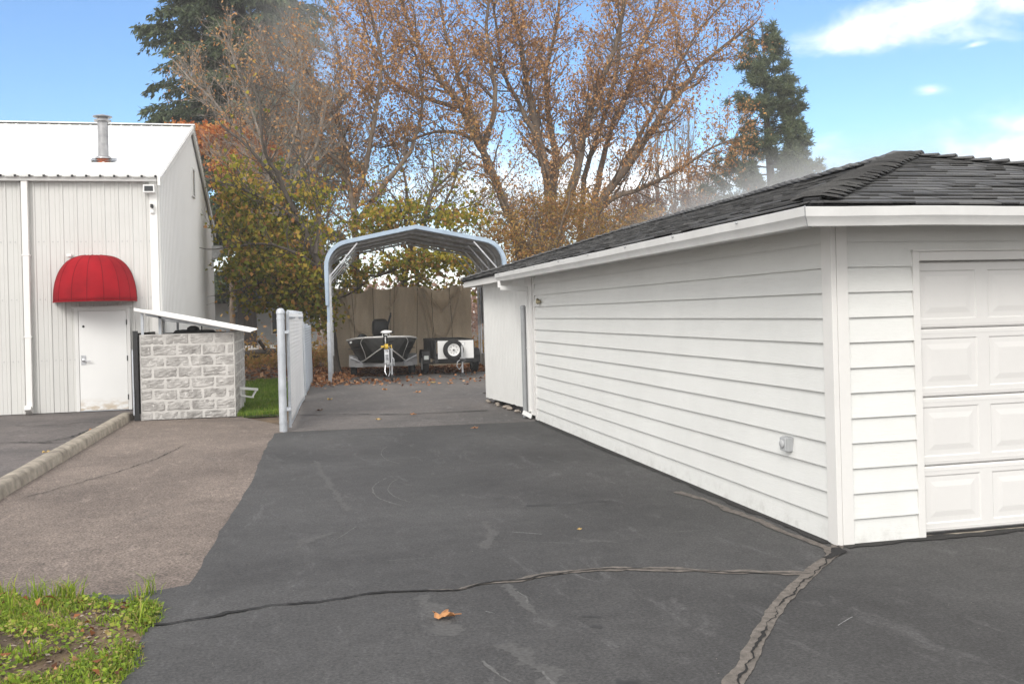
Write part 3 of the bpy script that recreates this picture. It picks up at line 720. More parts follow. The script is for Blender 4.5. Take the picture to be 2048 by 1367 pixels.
def tarp(u, v):
    for i in range(len(sup)-1):
        if u <= sup[i+1]+1e-9:
            q = (u-sup[i])/(sup[i+1]-sup[i]); s = sag[i]*4*q*(1-q); break
    top = 2.60+.03*u - s
    bot = .10-.05*u+.03*math.sin(u*7)
    z = bot+(top-bot)*v
    x = TX0+(TX1-TX0)*u
    y = 30.34+.25*u*.2
    y += .10*math.sin(u*34+1.2*math.sin(v*2.2))*(.35+.65*v) + .04*math.sin(u*71+v*3)*v + .04*mnoise.noise((u*9, v*3.5, 2))
    def crease(p, q, w_, h):
        (u0, v0), (u1, v1) = p, q; dx, dz = (u1-u0)*4.4, (v1-v0)*2.5
        a, c = (u-u0)*4.4, (v-v0)*2.5; L = math.hypot(dx, dz); tt = (a*dx+c*dz)/(L*L)
        if not -.1 < tt < 1.1: return 0
        d = (a*dz-c*dx)/L + .06*math.sin(tt*PI)
        return 2.0*h*math.exp(-(d/w_)**2)*min(1, (tt+.1)*6, (1.1-tt)*6)
    y -= crease((.02,1.0),(.17,.45),.035,.09)+crease((.15,.5),(.34,.27),.03,.07)+crease((.09,1),(.13,.1),.03,.05)
    y -= crease((.17,1),(.13,.62),.03,.05)+crease((.63,.98),(.73,.35),.035,.09)+crease((.62,1),(.78,.73),.035,.09)+crease((.92,1),(.78,.73),.035,.08)
    y -= crease((.60,1),(.70,.2),.03,.05)+crease((.93,.98),(.80,.35),.03,.06)+crease((.72,.4),(.80,.35),.03,.05)+crease((.47,1),(.40,.75),.03,.05)
    # deep swag in the slack part of the upper edge
    e = ((u-.77)/.105)**2+((v-.86)/.13)**2
    if e < 1: y += .22*(1-e); 
    return (x, y, z)
tp = empty('canvas_tarp', (3.4,30.35,0), 0, 'brown canvas tarp hung as a curtain across the back of the carport', 'tarp')
mb = MB(); mb.grid(tarp, 190, 70); cl = mb.build('cloth', m_tarp, tp, smooth=180)
mb = MB()
for u in (.145,.30,.42,.445,.60,.705,.845):
    mb.tube([Vector(tarp(u+.012*math.sin(k/24*2.2+u*9), k/24))+Vector((0,-.004,0)) for k in range(25)], .008, 5)
mb.build('seam', M('canvas_seam',(.10,.078,.055),.9), cl)
# ================================================================ TRAILERS AND BOAT
def wheel(parent, c, R=.30, wd=.18, axis='x', rim_r=.17, rimmat=None, bolts=0, local=False):
    mb = MB(); h = wd/2
    mb.lathe([(rim_r,-h*.8),(R*.80,-h),(R*.95,-h*.8),(R,-h*.5),(R,h*.5),(R*.95,h*.8),(R*.80,h),(rim_r,h*.8),(rim_r,-h*.8)], c, 28, axis, False)
    ty = mb.build('tyre', m_rub, parent, smooth=50)
    mb = MB(); mb.lathe([(.01,-h*.55),(rim_r*.35,-h*.6),(rim_r*.45,-h*.42),(rim_r*.82,-h*.5),(rim_r*.95,-h*.85),(rim_r*1.03,-h*.86),(rim_r*1.03,h*.8),(.01,h*.8)], c, 28, axis)
    rm = mb.build('rim', rimmat or m_white, ty, smooth=40)
    if bolts:
        mb = MB()
        for k in range(bolts):
            a = 2*PI*k/bolts; p = Vector(c)+Vector((math.cos(a)*rim_r*.62, -h*.60, math.sin(a)*rim_r*.62)); mb.lathe([(.010,0),(.010,-.02)], p, 8, 'y')
        mb.lathe([(.022,0),(.022,-.05),(.012,-.065)], Vector(c)+Vector((0,-h*.55,0)), 12, 'y')
        mb.build('hub_bolts', m_black, rm)['kind'] = 'stuff'
    return ty
ut = empty('utility_trailer', (4.36,26.6,0), 0, 'small black utility trailer with a white front panel and spare wheel', 'trailer')
X0, X1, Y0, Y1, Z0, Z1 = 3.80, 4.92, 26.2, 28.6, .43, .97
mb = MB()
for a,b,c,d in ((X0,X0+.05,Y0,Y1),(X1-.05,X1,Y0,Y1)):
    mb.box(a,b,c,d,Z0,Z0+.07); mb.box(a,b,c,d,Z1-.05,Z1+.01)
for a,b in ((Y0,Y0+.05),(Y1-.05,Y1)): mb.box(X0+.052,X1-.052,a,b,Z0-.002,Z0+.068); mb.box(X0+.052,X1-.052,a,b,Z1-.048,Z1+.012)
for x in (X0+.002, X1-.047):
    for k in range(6): mb.box(x,x+.045,Y0+.002+k*.46,Y0+.062+k*.46,Z0+.07,Z1-.05)
mb.box(X0+.052,X1-.052,Y0+.052,Y1-.052,Z0+.01,Z0+.03)
mb.box(X0-.05,X1+.05,Y0-.03,Y0+.10,Z0-.10,Z0-.005)
mb.build('frame', m_black, ut, bevel=.004)
mb = MB(); mb.box(X0+.012,X0+.032,Y0+.06,Y1-.06,Z0+.075,Z1-.055); mb.box(X1-.032,X1-.012,Y0+.06,Y1-.06,Z0+.075,Z1-.055); mb.build('side_panel', m_black, ut)
mb = MB(); mb.box(X0+.08,X1-.03,Y0-.022,Y0-.004,Z0+.02,Z1-.02); mb.build('front_panel', m_white, ut, bevel=.004)
wheel(ut, (4.29,26.02,.70), .285, .19, 'y', .165, m_white, 8)
for sx, xw in ((-1, 3.63), (1, 5.07)):
    mb = MB(); prof = [(-.36,.30),(-.36,.50),(-.28,.64),(-.12,.69),(.12,.69),(.28,.64),(.36,.50),(.36,.30)]
    outer = [(xw-.115, 27.1+u, v) for u, v in prof]; outer2 = [(xw+.115, 27.1+u, v) for u, v in prof]
    mb.loft([outer, outer2], closed=False); fd = mb.build('fender', m_black, ut, solid=.012)
    mb = MB(); mb.box(xw-.065,xw+.065,26.725,26.735,.42,.53)
    if sx < 0: mb.build('reflector', M('pale_reflector',(.62,.66,.64),.3), fd)
    wheel(ut, (xw,27.1,.29), .29, .19, 'x', .17)
mb = MB(); mb.tube([(3.6,27.1,.30),(5.1,27.1,.30)],.03,8); mb.build('axle', m_black, ut)
mb = MB(); mb.bar((X0+.1,Y0,.40),(4.39,25.25,.44),.06,.08); mb.bar((X1-.1,Y0,.40),(4.39,25.25,.44),.06,.08); mb.bar((4.39,25.3,.44),(4.39,24.95,.46),.07,.07); mb.build('tongue', m_black, ut)
mb = MB(); mb.tube([(4.42,25.38,.05),(4.42,25.38,.82)],.028,10); mb.tube([(4.42,25.38,.82),(4.42,25.38,.86),(4.50,25.36,.86),(4.50,25.36,.92)],.01,6); mb.box(4.36,4.50,25.36,25.42,.40,.50); mb.tube([(4.36,25.3,.46),(4.26,25.25,.40),(4.24,25.2,.28),(4.30,25.2,.20),(4.38,25.25,.28)],.010,6)
jk = mb.build('jack', m_galv, ut, smooth=40)
mb = MB(); mb.loft([[(4.36,25.32,0),(4.48,25.32,0),(4.48,25.44,0),(4.36,25.44,0)],[(4.39,25.35,.10),(4.45,25.35,.10),(4.45,25.41,.10),(4.39,25.41,.10)]]); mb.build('jack_foot', m_black, jk)

# boat trailer (local frame: y runs aft from the coupler)
bt = empty('boat_trailer', (2.33,24.55,0), -.045, 'grey steel boat trailer with winch post and jack under the black boat', 'trailer')
B = dict(parent=bt, local=True)
m_tgrey = M('trailer_grey', (.34,.34,.35), .45, .3, .12, 4)
mb = MB(); mb.bar((0,0,.42),(0,2.6,.34),.08,.10); mb.bar((0,1.2,.36),(-.72,2.5,.34),.06,.09); mb.bar((0,1.2,.36),(.72,2.5,.34),.06,.09)
mb.bar((-.72,2.5,.34),(-.72,5.0,.34),.06,.09); mb.bar((.72,2.5,.34),(.72,5.0,.34),.06,.09)
for y in (2.22,3.0,4.6): mb.bar((-.80,y,.335),(.80,y,.335),.09,.12)
mb.build('frame', m_tgrey, **B)
for sx in (-1, 1):
    prof = [(-.36,.28),(-.38,.48),(-.28,.585),(.28,.585),(.38,.48),(.36,.28)]; xw = .82*sx
    mb = MB(); a = [(xw-.13, 2.75+u, v) for u, v in prof]; b = [(xw+.13, 2.75+u, v) for u, v in prof]
    mb.loft([a, b], closed=False); mb.build('fender', m_tgrey, solid=.012, **B)
    w1 = MB(); h = .09; R = .27; c = (xw, 2.75, .27)
    w1.lathe([(.15,-h*.8),(R*.80,-h),(R*.95,-h*.8),(R,-h*.5),(R,h*.5),(R*.95,h*.8),(R*.80,h),(.15,h*.8),(.15,-h*.8)], c, 26, 'x', False); tyy = w1.build('tyre', m_rub, smooth=50, **B)
    w1 = MB(); w1.lathe([(.01,-h*.6),(.14,-h*.5),(.155,-h*.85),(.155,h*.85),(.14,h*.5),(.01,h*.6)], c, 22, 'x'); w1.build('rim', m_galv, tyy, local=True, smooth=40)
    mb = MB(); mb.bar((sx*.60,2.3,.40),(sx*.92,2.28,.56),.03); mb.build('guide_post', m_galv, **B)
    mb = MB(); mb.bar((sx*.50,2.2,.42),(sx*.50,5.0,.33),.07,.05); mb.build('bunk', m_dark, **B)
mb = MB(); mb.bar((0,.42,.45),(0,.62,.92),.07,.07); mb.bar((-.05,.30,.44),(-.05,.34,.80),.025); mb.bar((.05,.30,.44),(.05,.34,.80),.025); mb.bar((-.07,.34,.80),(.07,.34,.80),.03); mb.bar((-.06,.32,.62),(.06,.32,.62),.03)
mb.lathe([(.05,-.05),(.05,.05)],(0,.36,.68),14,'x'); mb.lathe([(.042,0),(.055,-.03),(.03,-.10)],(0,.02,.46),12,'y'); mb.tube([(-.05,.2,.42),(-.07,.12,.25),(-.03,.1,.16)],.012,6); mb.tube([(.05,.2,.42),(.06,.12,.22),(.02,.1,.12)],.012,6)
mb.build('winch_post', m_galv, smooth=40, **B)
mb = MB(); mb.lathe([(.07,-.045),(.075,0),(.07,.045)],(0,.46,.88),16,'x'); mb.tube([(.07,.44,.88),(.13,.42,.92),(.13,.40,.84)],.014,6); mb.box(-.14,-.06,.44,.50,.86,.91); mb.build('winch', M('yellow_paint',(.55,.36,.03),.5,0,.2,8), smooth=50, **B)
mb = MB(); mb.tube([(.11,.1,.12),(.11,.1,.80)],.027,10); mb.tube([(.11,.1,.62),(.16,.08,.58),(.17,.08,.40)],.014,6); mb.bar((.0,.12,.44),(.11,.1,.44),.05,.06); mb.tube([(.11,.1,.80),(.11,.1,.84)],.038,10)
jk = mb.build('jack', m_galv, smooth=40, **B)
mb = MB(); mb.lathe([(.02,-.03),(.07,-.03),(.085,-.015),(.085,.015),(.07,.03),(.02,.03)],(.11,.1,.085),16,'x'); mb.build('jack_wheel', m_rub, jk, local=True, smooth=50)

bo = empty('bass_boat', (2.36,25.35,0), -.045, 'black and silver aluminium fishing boat parked bow first on its trailer', 'boat')
B = dict(parent=bo, local=True)
m_hull = M('black_hull', (.013,.014,.013), .42, .0, .35, 5, spec=.3); m_silver = M('silver_trim', (.66,.65,.63), .4, .3, .1)
m_bow = M('grey_bow', (.05,.05,.049), .45, .1, .3, 6, spec=.3)
# stations: y, gunwale half width / z, chine half width / z, keel z
ST = [(0,.05,1.13,.03,.90,.87),(.12,.30,1.125,.11,.82,.74),(.30,.52,1.115,.25,.72,.60),(.6,.72,1.10,.42,.58,.46),(1.0,.86,1.07,.54,.47,.38),(1.6,.95,1.03,.62,.42,.35),(2.6,.98,1.0,.65,.41,.36),(3.6,.97,.98,.66,.42,.38),(4.3,.95,.97,.66,.43,.39)]
def hullrow(s, o=0):
    y, gw, gz, cw, cz, kz = s
    half = [(gw, gz), (gw*.68+cw*.32+.01, gz*.66+cz*.34), (gw*.35+cw*.65+.01, gz*.34+cz*.66), (cw, cz), (cw*.5, (cz+kz)/2-.01)]
    return [(-x-o, y, z) for x, z in half] + [(0, y-o*.5, kz)] + [(x+o, y, z) for x, z in half[::-1]]
mb = MB(); mb.loft([hullrow(s) for s in ST], closed=False)
vs = hullrow(ST[-1]); mb.add(vs, [tuple(range(len(vs)))]); vs = hullrow(ST[0]); mb.add(vs, [tuple(range(len(vs)))])
hl = mb.build('hull', m_hull, smooth=35, solid=.01, **B)
def P(i0, t, side, k):   # point on the hull between stations, k = row index 0 gunwale .. 3 chine
    a = hullrow(ST[i0], .006); b = hullrow(ST[i0+1], .006); kk = int(k); fr = k-kk
    idx = (lambda q: q) if side < 0 else (lambda q: 10-q)
    def at(r): return Vector(r[idx(kk)]).lerp(Vector(r[idx(min(kk+1,5))]), fr)
    return at(a).lerp(at(b), t)
for sd in (-1, 1):
    mb = MB(); mb.tube([P(i, t/4, sd, 3) for i in range(6) for t in range(4)], .016, 6); mb.build('chine_strip', m_silver, hl, local=True)
    mb = MB(); mb.tube([P(2,.2,sd,.1),P(2,.6,sd,.35),P(2,.9,sd,.8),P(3,.0,sd,1.5),P(3,.15,sd,2.2),P(3,.5,sd,2.9)], .011, 6); mb.build('swoosh_stripe', m_silver, hl, local=True)
    mb = MB()
    ring = [[P(i, t, sd, k)+Vector((.004*sd,-.004,0)) for k in (.12,.8,1.5,2.2,2.85)] for i, t in ((0,.05),(0,.5),(1,.0),(1,.5),(2,.0),(2,.3))]
    mb.loft(ring, closed=False); mb.build('bow_panel', m_bow, hl, local=True, smooth=60)
    mb = MB(); mb.tube([(sd*(s[1]+.005), s[0], s[2]) for s in ST], .026, 6); mb.build('gunwale', m_silver, hl, local=True)
mb = MB()
for k in range(4): mb.obox(P(4,.3+.12*k,-1,.35)+Vector((-.012,-.004,0)), (.002,.030+.006*(k%2),0), (.012,0,-.002), (0,.002,.028 if k != 1 else .02))
mb.build('registration_mark', m_white, hl, local=True)
mb = MB(); pts = [(sgn*max(s[1]-.02,.01), s[0]+.01, s[2]-.02) for s in ST for sgn in (-1,)]; pr = [(-x, y, z) for x, y, z in pts]
mb.add(pts+pr, [(i, i+1, len(pts)+i+1, len(pts)+i) for i in range(3)]); mb.add([(x, y, z-.25) for x, y, z in pts+pr], [(i, i+1, len(pts)+i+1, len(pts)+i) for i in range(3, len(pts)-1)])
mb.build('deck', M('boat_deck',(.11,.11,.11),.8,0,.1,10), **B)
mb = MB(); mb.tube([(.0,.02,.88),(.0,-.02,1.0),(0,.0,1.13)], .014, 6); mb.build('bow_eye', m_silver, **B)
# trolling motor lying on the bow
mb = MB(); mb.loft([[(.05+a*.5-.03, .42+b, 1.25+c) for a, b, c in ((-.16,-.05,0),(-.10,-.06,.04),(.02,-.06,.055),(.12,-.05,.03),(.16,-.04,0),(.10,-.05,-.035),(-.10,-.05,-.035))] if False else [(.05+a*k, .42+b*.07, 1.25+c*k) for a, c in ((-.16,-.01),(-.12,.03),(-.03,.055),(.06,.045),(.14,.035),(.165,.0),(.10,-.03),(-.08,-.035))] for k, b in ((.75,-1),(1,-.5),(1,.5),(.75,1))])
tm = mb.build('trolling_motor_head', m_white, smooth=60, **B)
mb = MB(); mb.box(-.05,.13,.34,.52,1.10,1.16); mb.box(-.01,.09,.38,.46,1.16,1.22); mb.box(.20,.235,.38,.46,1.21,1.27); mb.build('trolling_motor_mount', m_black, **B)
mb = MB(); mb.bar((-.06,.38,1.10),(-.05,.40,1.23),.016); mb.bar((.15,.38,1.10),(.13,.40,1.23),.016); mb.bar((.0,.36,1.18),(.08,.36,1.18),.03); mb.build('trolling_motor_bracket', m_silver, **B)
mb = MB(); mb.tube([(.10,.5,1.16),(.22,1.0,1.12),(.45,1.9,1.08)],.014,6); mb.build('trolling_motor_shaft', m_dark, **B)
# helm dome and outboard
mb = MB(); mb.lathe([(.16,-.16),(.165,-.05),(.15,.04),(.10,.11),(.03,.14)],(-.55,2.3,1.05),20); hd = mb.build('seat_back', m_lens, smooth=60, **B)
mb = MB(); mb.bar((-.38,2.2,1.02),(-.26,2.2,1.12),.04,.02); mb.build('arm_lever', m_black, **B)
mb = MB(); oc = (.06,4.35)
mb.loft([[(oc[0]+a*k*1.1, oc[1]+b*k*1.2, .95+(z-.95)*1.12) for a, b in ((-.18,-.22),(-.10,-.27),(.10,-.27),(.18,-.22),(.19,.2),(.10,.28),(-.10,.28),(-.19,.2))] for k, z in ((.85,.95),(1.0,1.0),(1.18,1.15),(1.2,1.35),(1.1,1.46),(.8,1.52),(.4,1.53))])
mb.box(oc[0]-.07,oc[0]+.07,oc[1]-.06,oc[1]+.16,.35,.96); mb.lathe([(.02,-.25),(.06,-.15),(.065,.1),(.03,.22)],(oc[0],oc[1]+.1,.34),14,'y')
mb.build('outboard_motor', m_black, smooth=40, **B)
mb = MB(); mb.bar((.24,4.0,1.30),(.37,4.0,1.70),.06,.06); mb.bar((.37,4.0,1.70),(.38,4.0,1.78),.035); mb.build('tiller_handle', m_black, **B)

# ================================================================ GARAGE
gar = empty('white_garage', (3.7,6.0,0), 0, 'low white lap sided garage with dark shingled hip roof and panelled garage door', 'garage')
EX = .177
def lap_long(y0, y1, ztop, name):
    mb = MB(); z = 0.0; k = 0
    while z < ztop:
        zt = min(z+EX+.018, ztop+.01); n = max(2, int((y1-y0)/.45)); j = random.uniform(-.0015,.0015)
        rows = []
        for i in range(n+1):
            y = y0+(y1-y0)*i/n; e = .0028*mnoise.noise((y*.7, k*3.1, 1)); zb = z+j+e+(.012*mnoise.noise((y*3,1,1))+.01*mnoise.noise((y*9,1,1))-.0 if k == 0 else 0)
            o = .026+.002*mnoise.noise((y*.9, k*2.3, 4))
            rows.append([(3.704, y, zb+.016), (3.70-o+.004, y, zb+.006), (3.70-o, y, zb), (3.70-.002, y, zt), (3.704, y, zt)])
        mb.loft(rows); z += EX; k += 1
    return mb.build(name, m_side_y, gar)
lap_long(6.09, 14.42, 2.24, 'long_wall_siding')
def lap_front(x0, x1, z0, ztop, mb):
    z = 0.0; k = 0
    while z < ztop:
        if z+EX > z0+.001:
            zt = min(z+EX+.018, ztop+.01); zb = max(z, z0); n = max(1, int((x1-x0)/.3)); rows = []
            for i in range(n+1):
                x = x0+(x1-x0)*i/n; e = .002*mnoise.noise((x*.9, k*3.1, 7)) + (.010*mnoise.noise((x*11,1,1)) if k == 0 else 0)
                o = .026+.002*mnoise.noise((x*.9, k*2.3, 9)); oo = o*(1 if zb == z else .5); rows.append([(x, 6.004, zb+e+.016), (x, 6.0-oo+.004, zb+e+.006), (x, 6.0-oo, zb+e), (x, 5.998, zt), (x, 6.004, zt)])
            mb.loft(rows)
        z += EX; k += 1
GD0, GD1 = 4.375, 7.22
mb = MB(); lap_front(3.795, GD0-.055, 0, 2.24, mb); lap_front(GD0-.055, GD1+.055, 2.045, 2.24, mb); lap_front(GD1+.055, 7.9, 0, 2.24, mb)
mb.build('front_wall_siding', m_side_x, gar)
mb = MB(); mb.box(3.705,3.76,6.01,14.4,0,2.3); mb.box(3.77,GD0-.06,6.01,6.06,0,2.3); mb.box(GD1+.06,7.9,6.01,6.06,0,2.3); mb.box(GD0-.06,GD1+.06,6.012,6.06,2.04,2.3)
mb.box(7.85,7.90,6.07,17.9,0,2.3); mb.box(3.77,7.84,17.85,17.9,0,2.3); mb.box(3.765,3.80,14.41,17.8,0,2.3); mb.build('inner_wall', m_trim, gar)
mb = MB(); mb.box(3.664,3.704,5.962,6.088,.0,2.24); mb.box(3.706,3.793,5.960,5.999,.0,2.24); mb.build('corner_board', m_trim, gar, bevel=.003)
mb = MB(); mb.box(3.672,3.704,14.422,14.50,.0,2.24); mb.build('rear_corner_board', m_trim, gar, bevel=.003)
mb = MB(); mb.box(GD0-.055,GD0-.0,5.972,6.05,.0,2.05); mb.box(GD1,GD1+.055,5.972,6.05,.0,2.05); mb.box(GD0+.002,GD1-.002,5.974,6.05,1.985,2.048)
mb.box(GD0-.06,GD1+.06,5.962,6.0,2.05,2.062); dtm = mb.build('door_trim', m_trim, gar, bevel=.003)
# garage door: four sections, each with raised panels
mb = MB(); yf = 6.045
def ringpanel(mb, x0, x1, z0, z1):
    R_ = [(0,0),(.010,.007),(.045,.006),(.085,.0005)]
    rings = [[(x0+o, yf+d, z0+o), (x1-o, yf+d, z0+o), (x1-o, yf+d, z1-o), (x0+o, yf+d, z1-o)] for o, d in R_]
    b = len(mb.v); mb.loft(rings, True, False); mb.add(rings[-1], [(0,1,2,3)])
npan = 5; pw = (GD1-GD0)/npan
zs = [.012, .497, .995, 1.493, 1.985]
sections = []
for s in range(4):
    mb = MB(); z0, z1 = zs[s]+.003, zs[s+1]-.003
    xs = [GD0+.004]
    for i in range(npan): xs += [GD0+pw*i+.05, GD0+pw*(i+1)-.05]
    xs.append(GD1-.004); za, zb = z0+.065, z1-.065
    # face frame as strips around each opening
    zz = [z0+.012, za, zb, z1-.012]
    for i in range(len(xs)-1):
        for r in range(3):
            if r == 1 and i % 2 == 1: ringpanel(mb, xs[i], xs[i+1], za, zb); continue
            mb.add([(xs[i],yf,zz[r]),(xs[i+1],yf,zz[r]),(xs[i+1],yf,zz[r+1]),(xs[i],yf,zz[r+1])], [(0,1,2,3)])
    a, b = xs[0], xs[-1]
    for (q0, q1, d0, d1) in ((z0, z0+.012, .012, 0), (z1-.012, z1, 0, .012)):
        mb.add([(a,yf+d0,q0),(b,yf+d0,q0),(b,yf+d1,q1),(a,yf+d1,q1)], [(0,1,2,3)])
    for q in (z0+.030, z1-.030): mb.box(a+.02, b-.02, yf-.0025, yf+.003, q-.003, q+.003)
    mb.box(a, b, yf+.0165, yf+.04, z0, z1)
    sections.append(mb)
root_sec = None
gdo = MB().box(GD0+.002, GD1-.002, 6.09, 6.10, .0, 2.0).build('garage_door', m_gdoor, gar)
for mb in sections: mb.build('door_section', m_gdoor, gdo)
mb = MB(); mb.box(GD0+.005,GD1-.005,6.03,6.07,.0,.016); mb.build('bottom_seal', m_rub, gdo)
mb = MB(); mb.box(GD0,GD1,5.985,6.1,-.03,.004); mb.build('door_sill', m_conc, gar)
# eaves
EL, ER, EF, EB, EZ, SL = 3.28, 8.32, 5.55, 18.45, 2.350, .30
mb = MB(); mb.box(EL,EL+.02,EF,EB,2.20,2.305); mb.box(EL+.022,ER,EF,EF+.02,2.20,2.305); mb.box(ER,ER+.02,EF,EB,2.20,2.305); mb.box(EL+.022,ER,EB-.02,EB,2.20,2.305)
mb.build('fascia', m_trim, gar)
mb = MB(); mb.box(EL+.022,3.70,EF+.022,EB-.022,2.242,2.252); mb.box(3.702,ER-.002,EF+.022,5.998,2.242,2.252); mb.build('soffit', m_trim, gar)
gprof = [(0,.0),(.062,.0),(.072,.030),(.094,.060),(.100,.118),(.093,.121),(.090,.112),(0,.100)]
def gutter(fn, a, b, n, name, mit, seed):
    mb = MB(); rows = []
    for i in range(n+1):
        t = a+(b-a)*i/n; row = []
        for o, z in gprof:
            w_ = .006*mnoise.noise((t*1.1, seed, 0))+.004*mnoise.noise((t*3.3, seed, 2))
            tt = t - (o if (mit and i == 0) else 0)
            row.append(fn(o+(w_ if o > .05 else 0), z+w_*.8, tt))
        rows.append(row)
    mb.loft(rows); return mb.build(name, m_gut, gar, smooth=25)
gutter(lambda o, z, t: (EL-.002-o, t, 2.195+z), EF, 15.0, 40, 'side_gutter', True, 3)
gutter(lambda o, z, t: (t, EF-.002-o, 2.195+z), EL, ER+.09, 30, 'front_gutter', True, 8)
mb = MB(); mb.prism([(-.01,-.006),(.064,-.006),(.076,.028),(.098,.058),(.105,.124),(.09,.126)], lambda o, z, t: (EL-.004-o, EF-t-o, 2.195+z), -.005, .002); mb.build('gutter_corner_seam', m_grey, gar)
for y in (7.0,8.2,9.6,11.2,13.0): 
    pass
mb = MB()
for y in (6.4,7.6,8.8,10.0,11.2,12.4,13.6,14.7): mb.lathe([(.008,0),(.008,-.012)], (EL-.105, y, 2.30), 8, 'x')
for x in (4.95,6.2,7.4): mb.lathe([(.008,0),(.008,-.012)], (x, EF-.105, 2.30), 8, 'y')
mb.build('gutter_screws', m_grey, gar)['kind'] = 'stuff'
# downspout at the far corner
mb = MB(); mb.tube([(EL-.05,14.86,2.20),(EL-.05,14.86,2.09)],.04,4); mb.obox(((EL-.05+3.66)/2,14.80,2.075),(.215,-.04,-.012),(.0,.03,0),(0,0,.035)); mb.box(3.628,3.692,14.72,14.80,.10,2.10); mb.obox((3.60,14.72,.06),(.06,-.05,-.035),(.02,.03,0),(.01,0,.03)); mb.box(3.622,3.697,14.715,14.806,1.1,1.13)
mb.build('downspout', m_gut, gar, bevel=.006)
# roof of shingle courses
CS = .133; KS = math.hypot(1, SL); HALF = (ER-EL)/2
def shingles(name, origin, u, wv, L):
    """eave runs L along u from origin; wv = horizontal unit up-slope; hips at both ends"""
    o = Vector(origin); u = Vector(u); wv = Vector(wv); up = Vector((0,0,1)); nrm = (up-wv*SL).normalized()
    mb = MB(); ncr = int(HALF*KS/CS)+1
    for k in range(ncr):
        t0, t1 = k*CS/KS, min((k+1.25)*CS/KS, HALF)
        if t0 >= HALF-.005: break
        if k == 0: t0 = -.035
        a = max(t0,0)-.02; x = a-random.uniform(0,.3); end = L-max(t0,0)+.02
        while x < end:
            wd = random.choice((.14,.2,.25,.33,.17)); x1 = x+wd
            l, r = max(x, a), min(x1-.003, end)
            if r-l > .02:
                h = random.choice((.006,.008,.014,.017)); sg = .006*mnoise.noise((l*1.3, k*.7, 3))
                lt, rt = max(l, t1), min(r, L-t1)
                if rt-lt < .005: lt = rt = min(max((l+r)/2, t1), L-t1) ; lt -= .002; rt += .002
                def Q(uu, tt, hh): return o+u*uu+wv*tt+up*(tt*SL)+nrm*hh
                vs = [Q(l,t0,max(h-.006,0)+sg),Q(r,t0,max(h-.006,0)+sg),Q(r,t0,h+.004+sg),Q(l,t0,h+.004+sg),Q(lt,t1,.002),Q(rt,t1,.002)]
                mb.add(vs, [(0,1,2,3),(3,2,5,4),(0,3,4),(1,5,2)])
            x = x1
    return mb.build(name, m_shingle, gar)
mb = MB(); z0 = EZ-.014; zt = EZ-.016+HALF*SL
mb.box(EL-.03, ER+.03, EF-.03, EB+.03, 2.308, EZ-.016)  # near-black deck edge paints in the shadow line between gutter and shingles
for p_, q_, w_ in (((EL,EF,EZ),((EL+ER)/2,EF+HALF,EZ+HALF*SL),.10),((ER,EF,EZ),((EL+ER)/2,EF+HALF,EZ+HALF*SL),.10),((EL,EB,EZ),((EL+ER)/2,EB-HALF,EZ+HALF*SL),.10),((ER,EB,EZ),((EL+ER)/2,EB-HALF,EZ+HALF*SL),.10),(((EL+ER)/2,EB-HALF,EZ+HALF*SL+.004),((EL+ER)/2,EF+HALF,EZ+HALF*SL+.004),.16)): mb.bar(p_, q_, w_, .05)
A_ = [(EL-.0,EF,z0),(ER,EF,z0),(ER,EB,z0),(EL,EB,z0),((EL+ER)/2,EF+HALF,zt),((EL+ER)/2,EB-HALF,zt)]
mb.add(A_, [(0,1,4),(1,2,5,4),(2,3,5),(3,0,4,5),(0,3,2,1)])
rbase = mb.build('roof_deck_shadow_edge', m_dark, gar)
shingles('roof_slope', (EL-.03,EF-.03,EZ-.009), (0,1,0), (1,0,0), EB-EF+.06)
shingles('roof_slope', (ER+.03,EF-.03,EZ-.009), (-1,0,0), (0,1,0), ER-EL+.06)
shingles('roof_slope', (ER+.03,EB+.03,EZ-.009), (0,-1,0), (-1,0,0), EB-EF+.06)
shingles('roof_slope', (EL-.03,EB+.03,EZ-.009), (1,0,0), (0,-1,0), ER-EL+.06)
def caps(name, p, q, wd=.15, step=.15, side=None):
    p, q = Vector(p), Vector(q); d = (q-p); L = d.length; d.normalize(); mb = MB()
    s = Vector((0,0,1)).cross(d).normalized(); n = int(L/step)
    hip = abs(d.z) > .05
    drop = wd*SL*(.707 if hip else 1)
    nn = d.cross(s).normalized(); nn = nn if nn.z > 0 else -nn
    for k in range(n):
        a = p+d*(k*step+.10); b = a+d*(step*1.4); h0 = .060+random.uniform(-.006,.008); h1 = .020; j = random.uniform(-.006,.006)
        vs = []
        for c, h in ((a, h0), (b, h1)):
            vs += [c-s*(wd+j)-Vector((0,0,drop))+nn*h, c-s*wd*.4-Vector((0,0,drop*.30))+nn*h, c+s*wd*.4-Vector((0,0,drop*.30))+nn*h, c+s*(wd-j)-Vector((0,0,drop))+nn*h]
        vs += [a-s*(wd+j)-Vector((0,0,drop))+nn*(h0-.016), a+s*(wd-j)-Vector((0,0,drop))+nn*(h0-.016), a-s*wd*.4-Vector((0,0,drop*.3))+nn*(h0-.016), a+s*wd*.4-Vector((0,0,drop*.3))+nn*(h0-.016)]
        mb.add(vs, [(0,1,5,4),(1,2,6,5),(2,3,7,6),(0,8,10,1),(1,10,11,2),(2,11,9,3),(0,4,8),(3,9,7)])
    return mb.build(name, m_shingle, gar)
pk = ((EL+ER)/2, EF+HALF, EZ+HALF*SL); pk2 = ((EL+ER)/2, EB-HALF, EZ+HALF*SL)
caps('hip_cap', (EL-.03,EF-.03,EZ-.01), pk); caps('hip_cap', (ER+.03,EF-.03,EZ-.01), pk); caps('hip_cap', (EL-.03,EB+.03,EZ-.01), pk2); caps('hip_cap', (ER+.03,EB+.03,EZ-.01), pk2)
caps('ridge_cap', pk2, (pk[0], pk[1]-.05, pk[2]+.01), .16, .15)
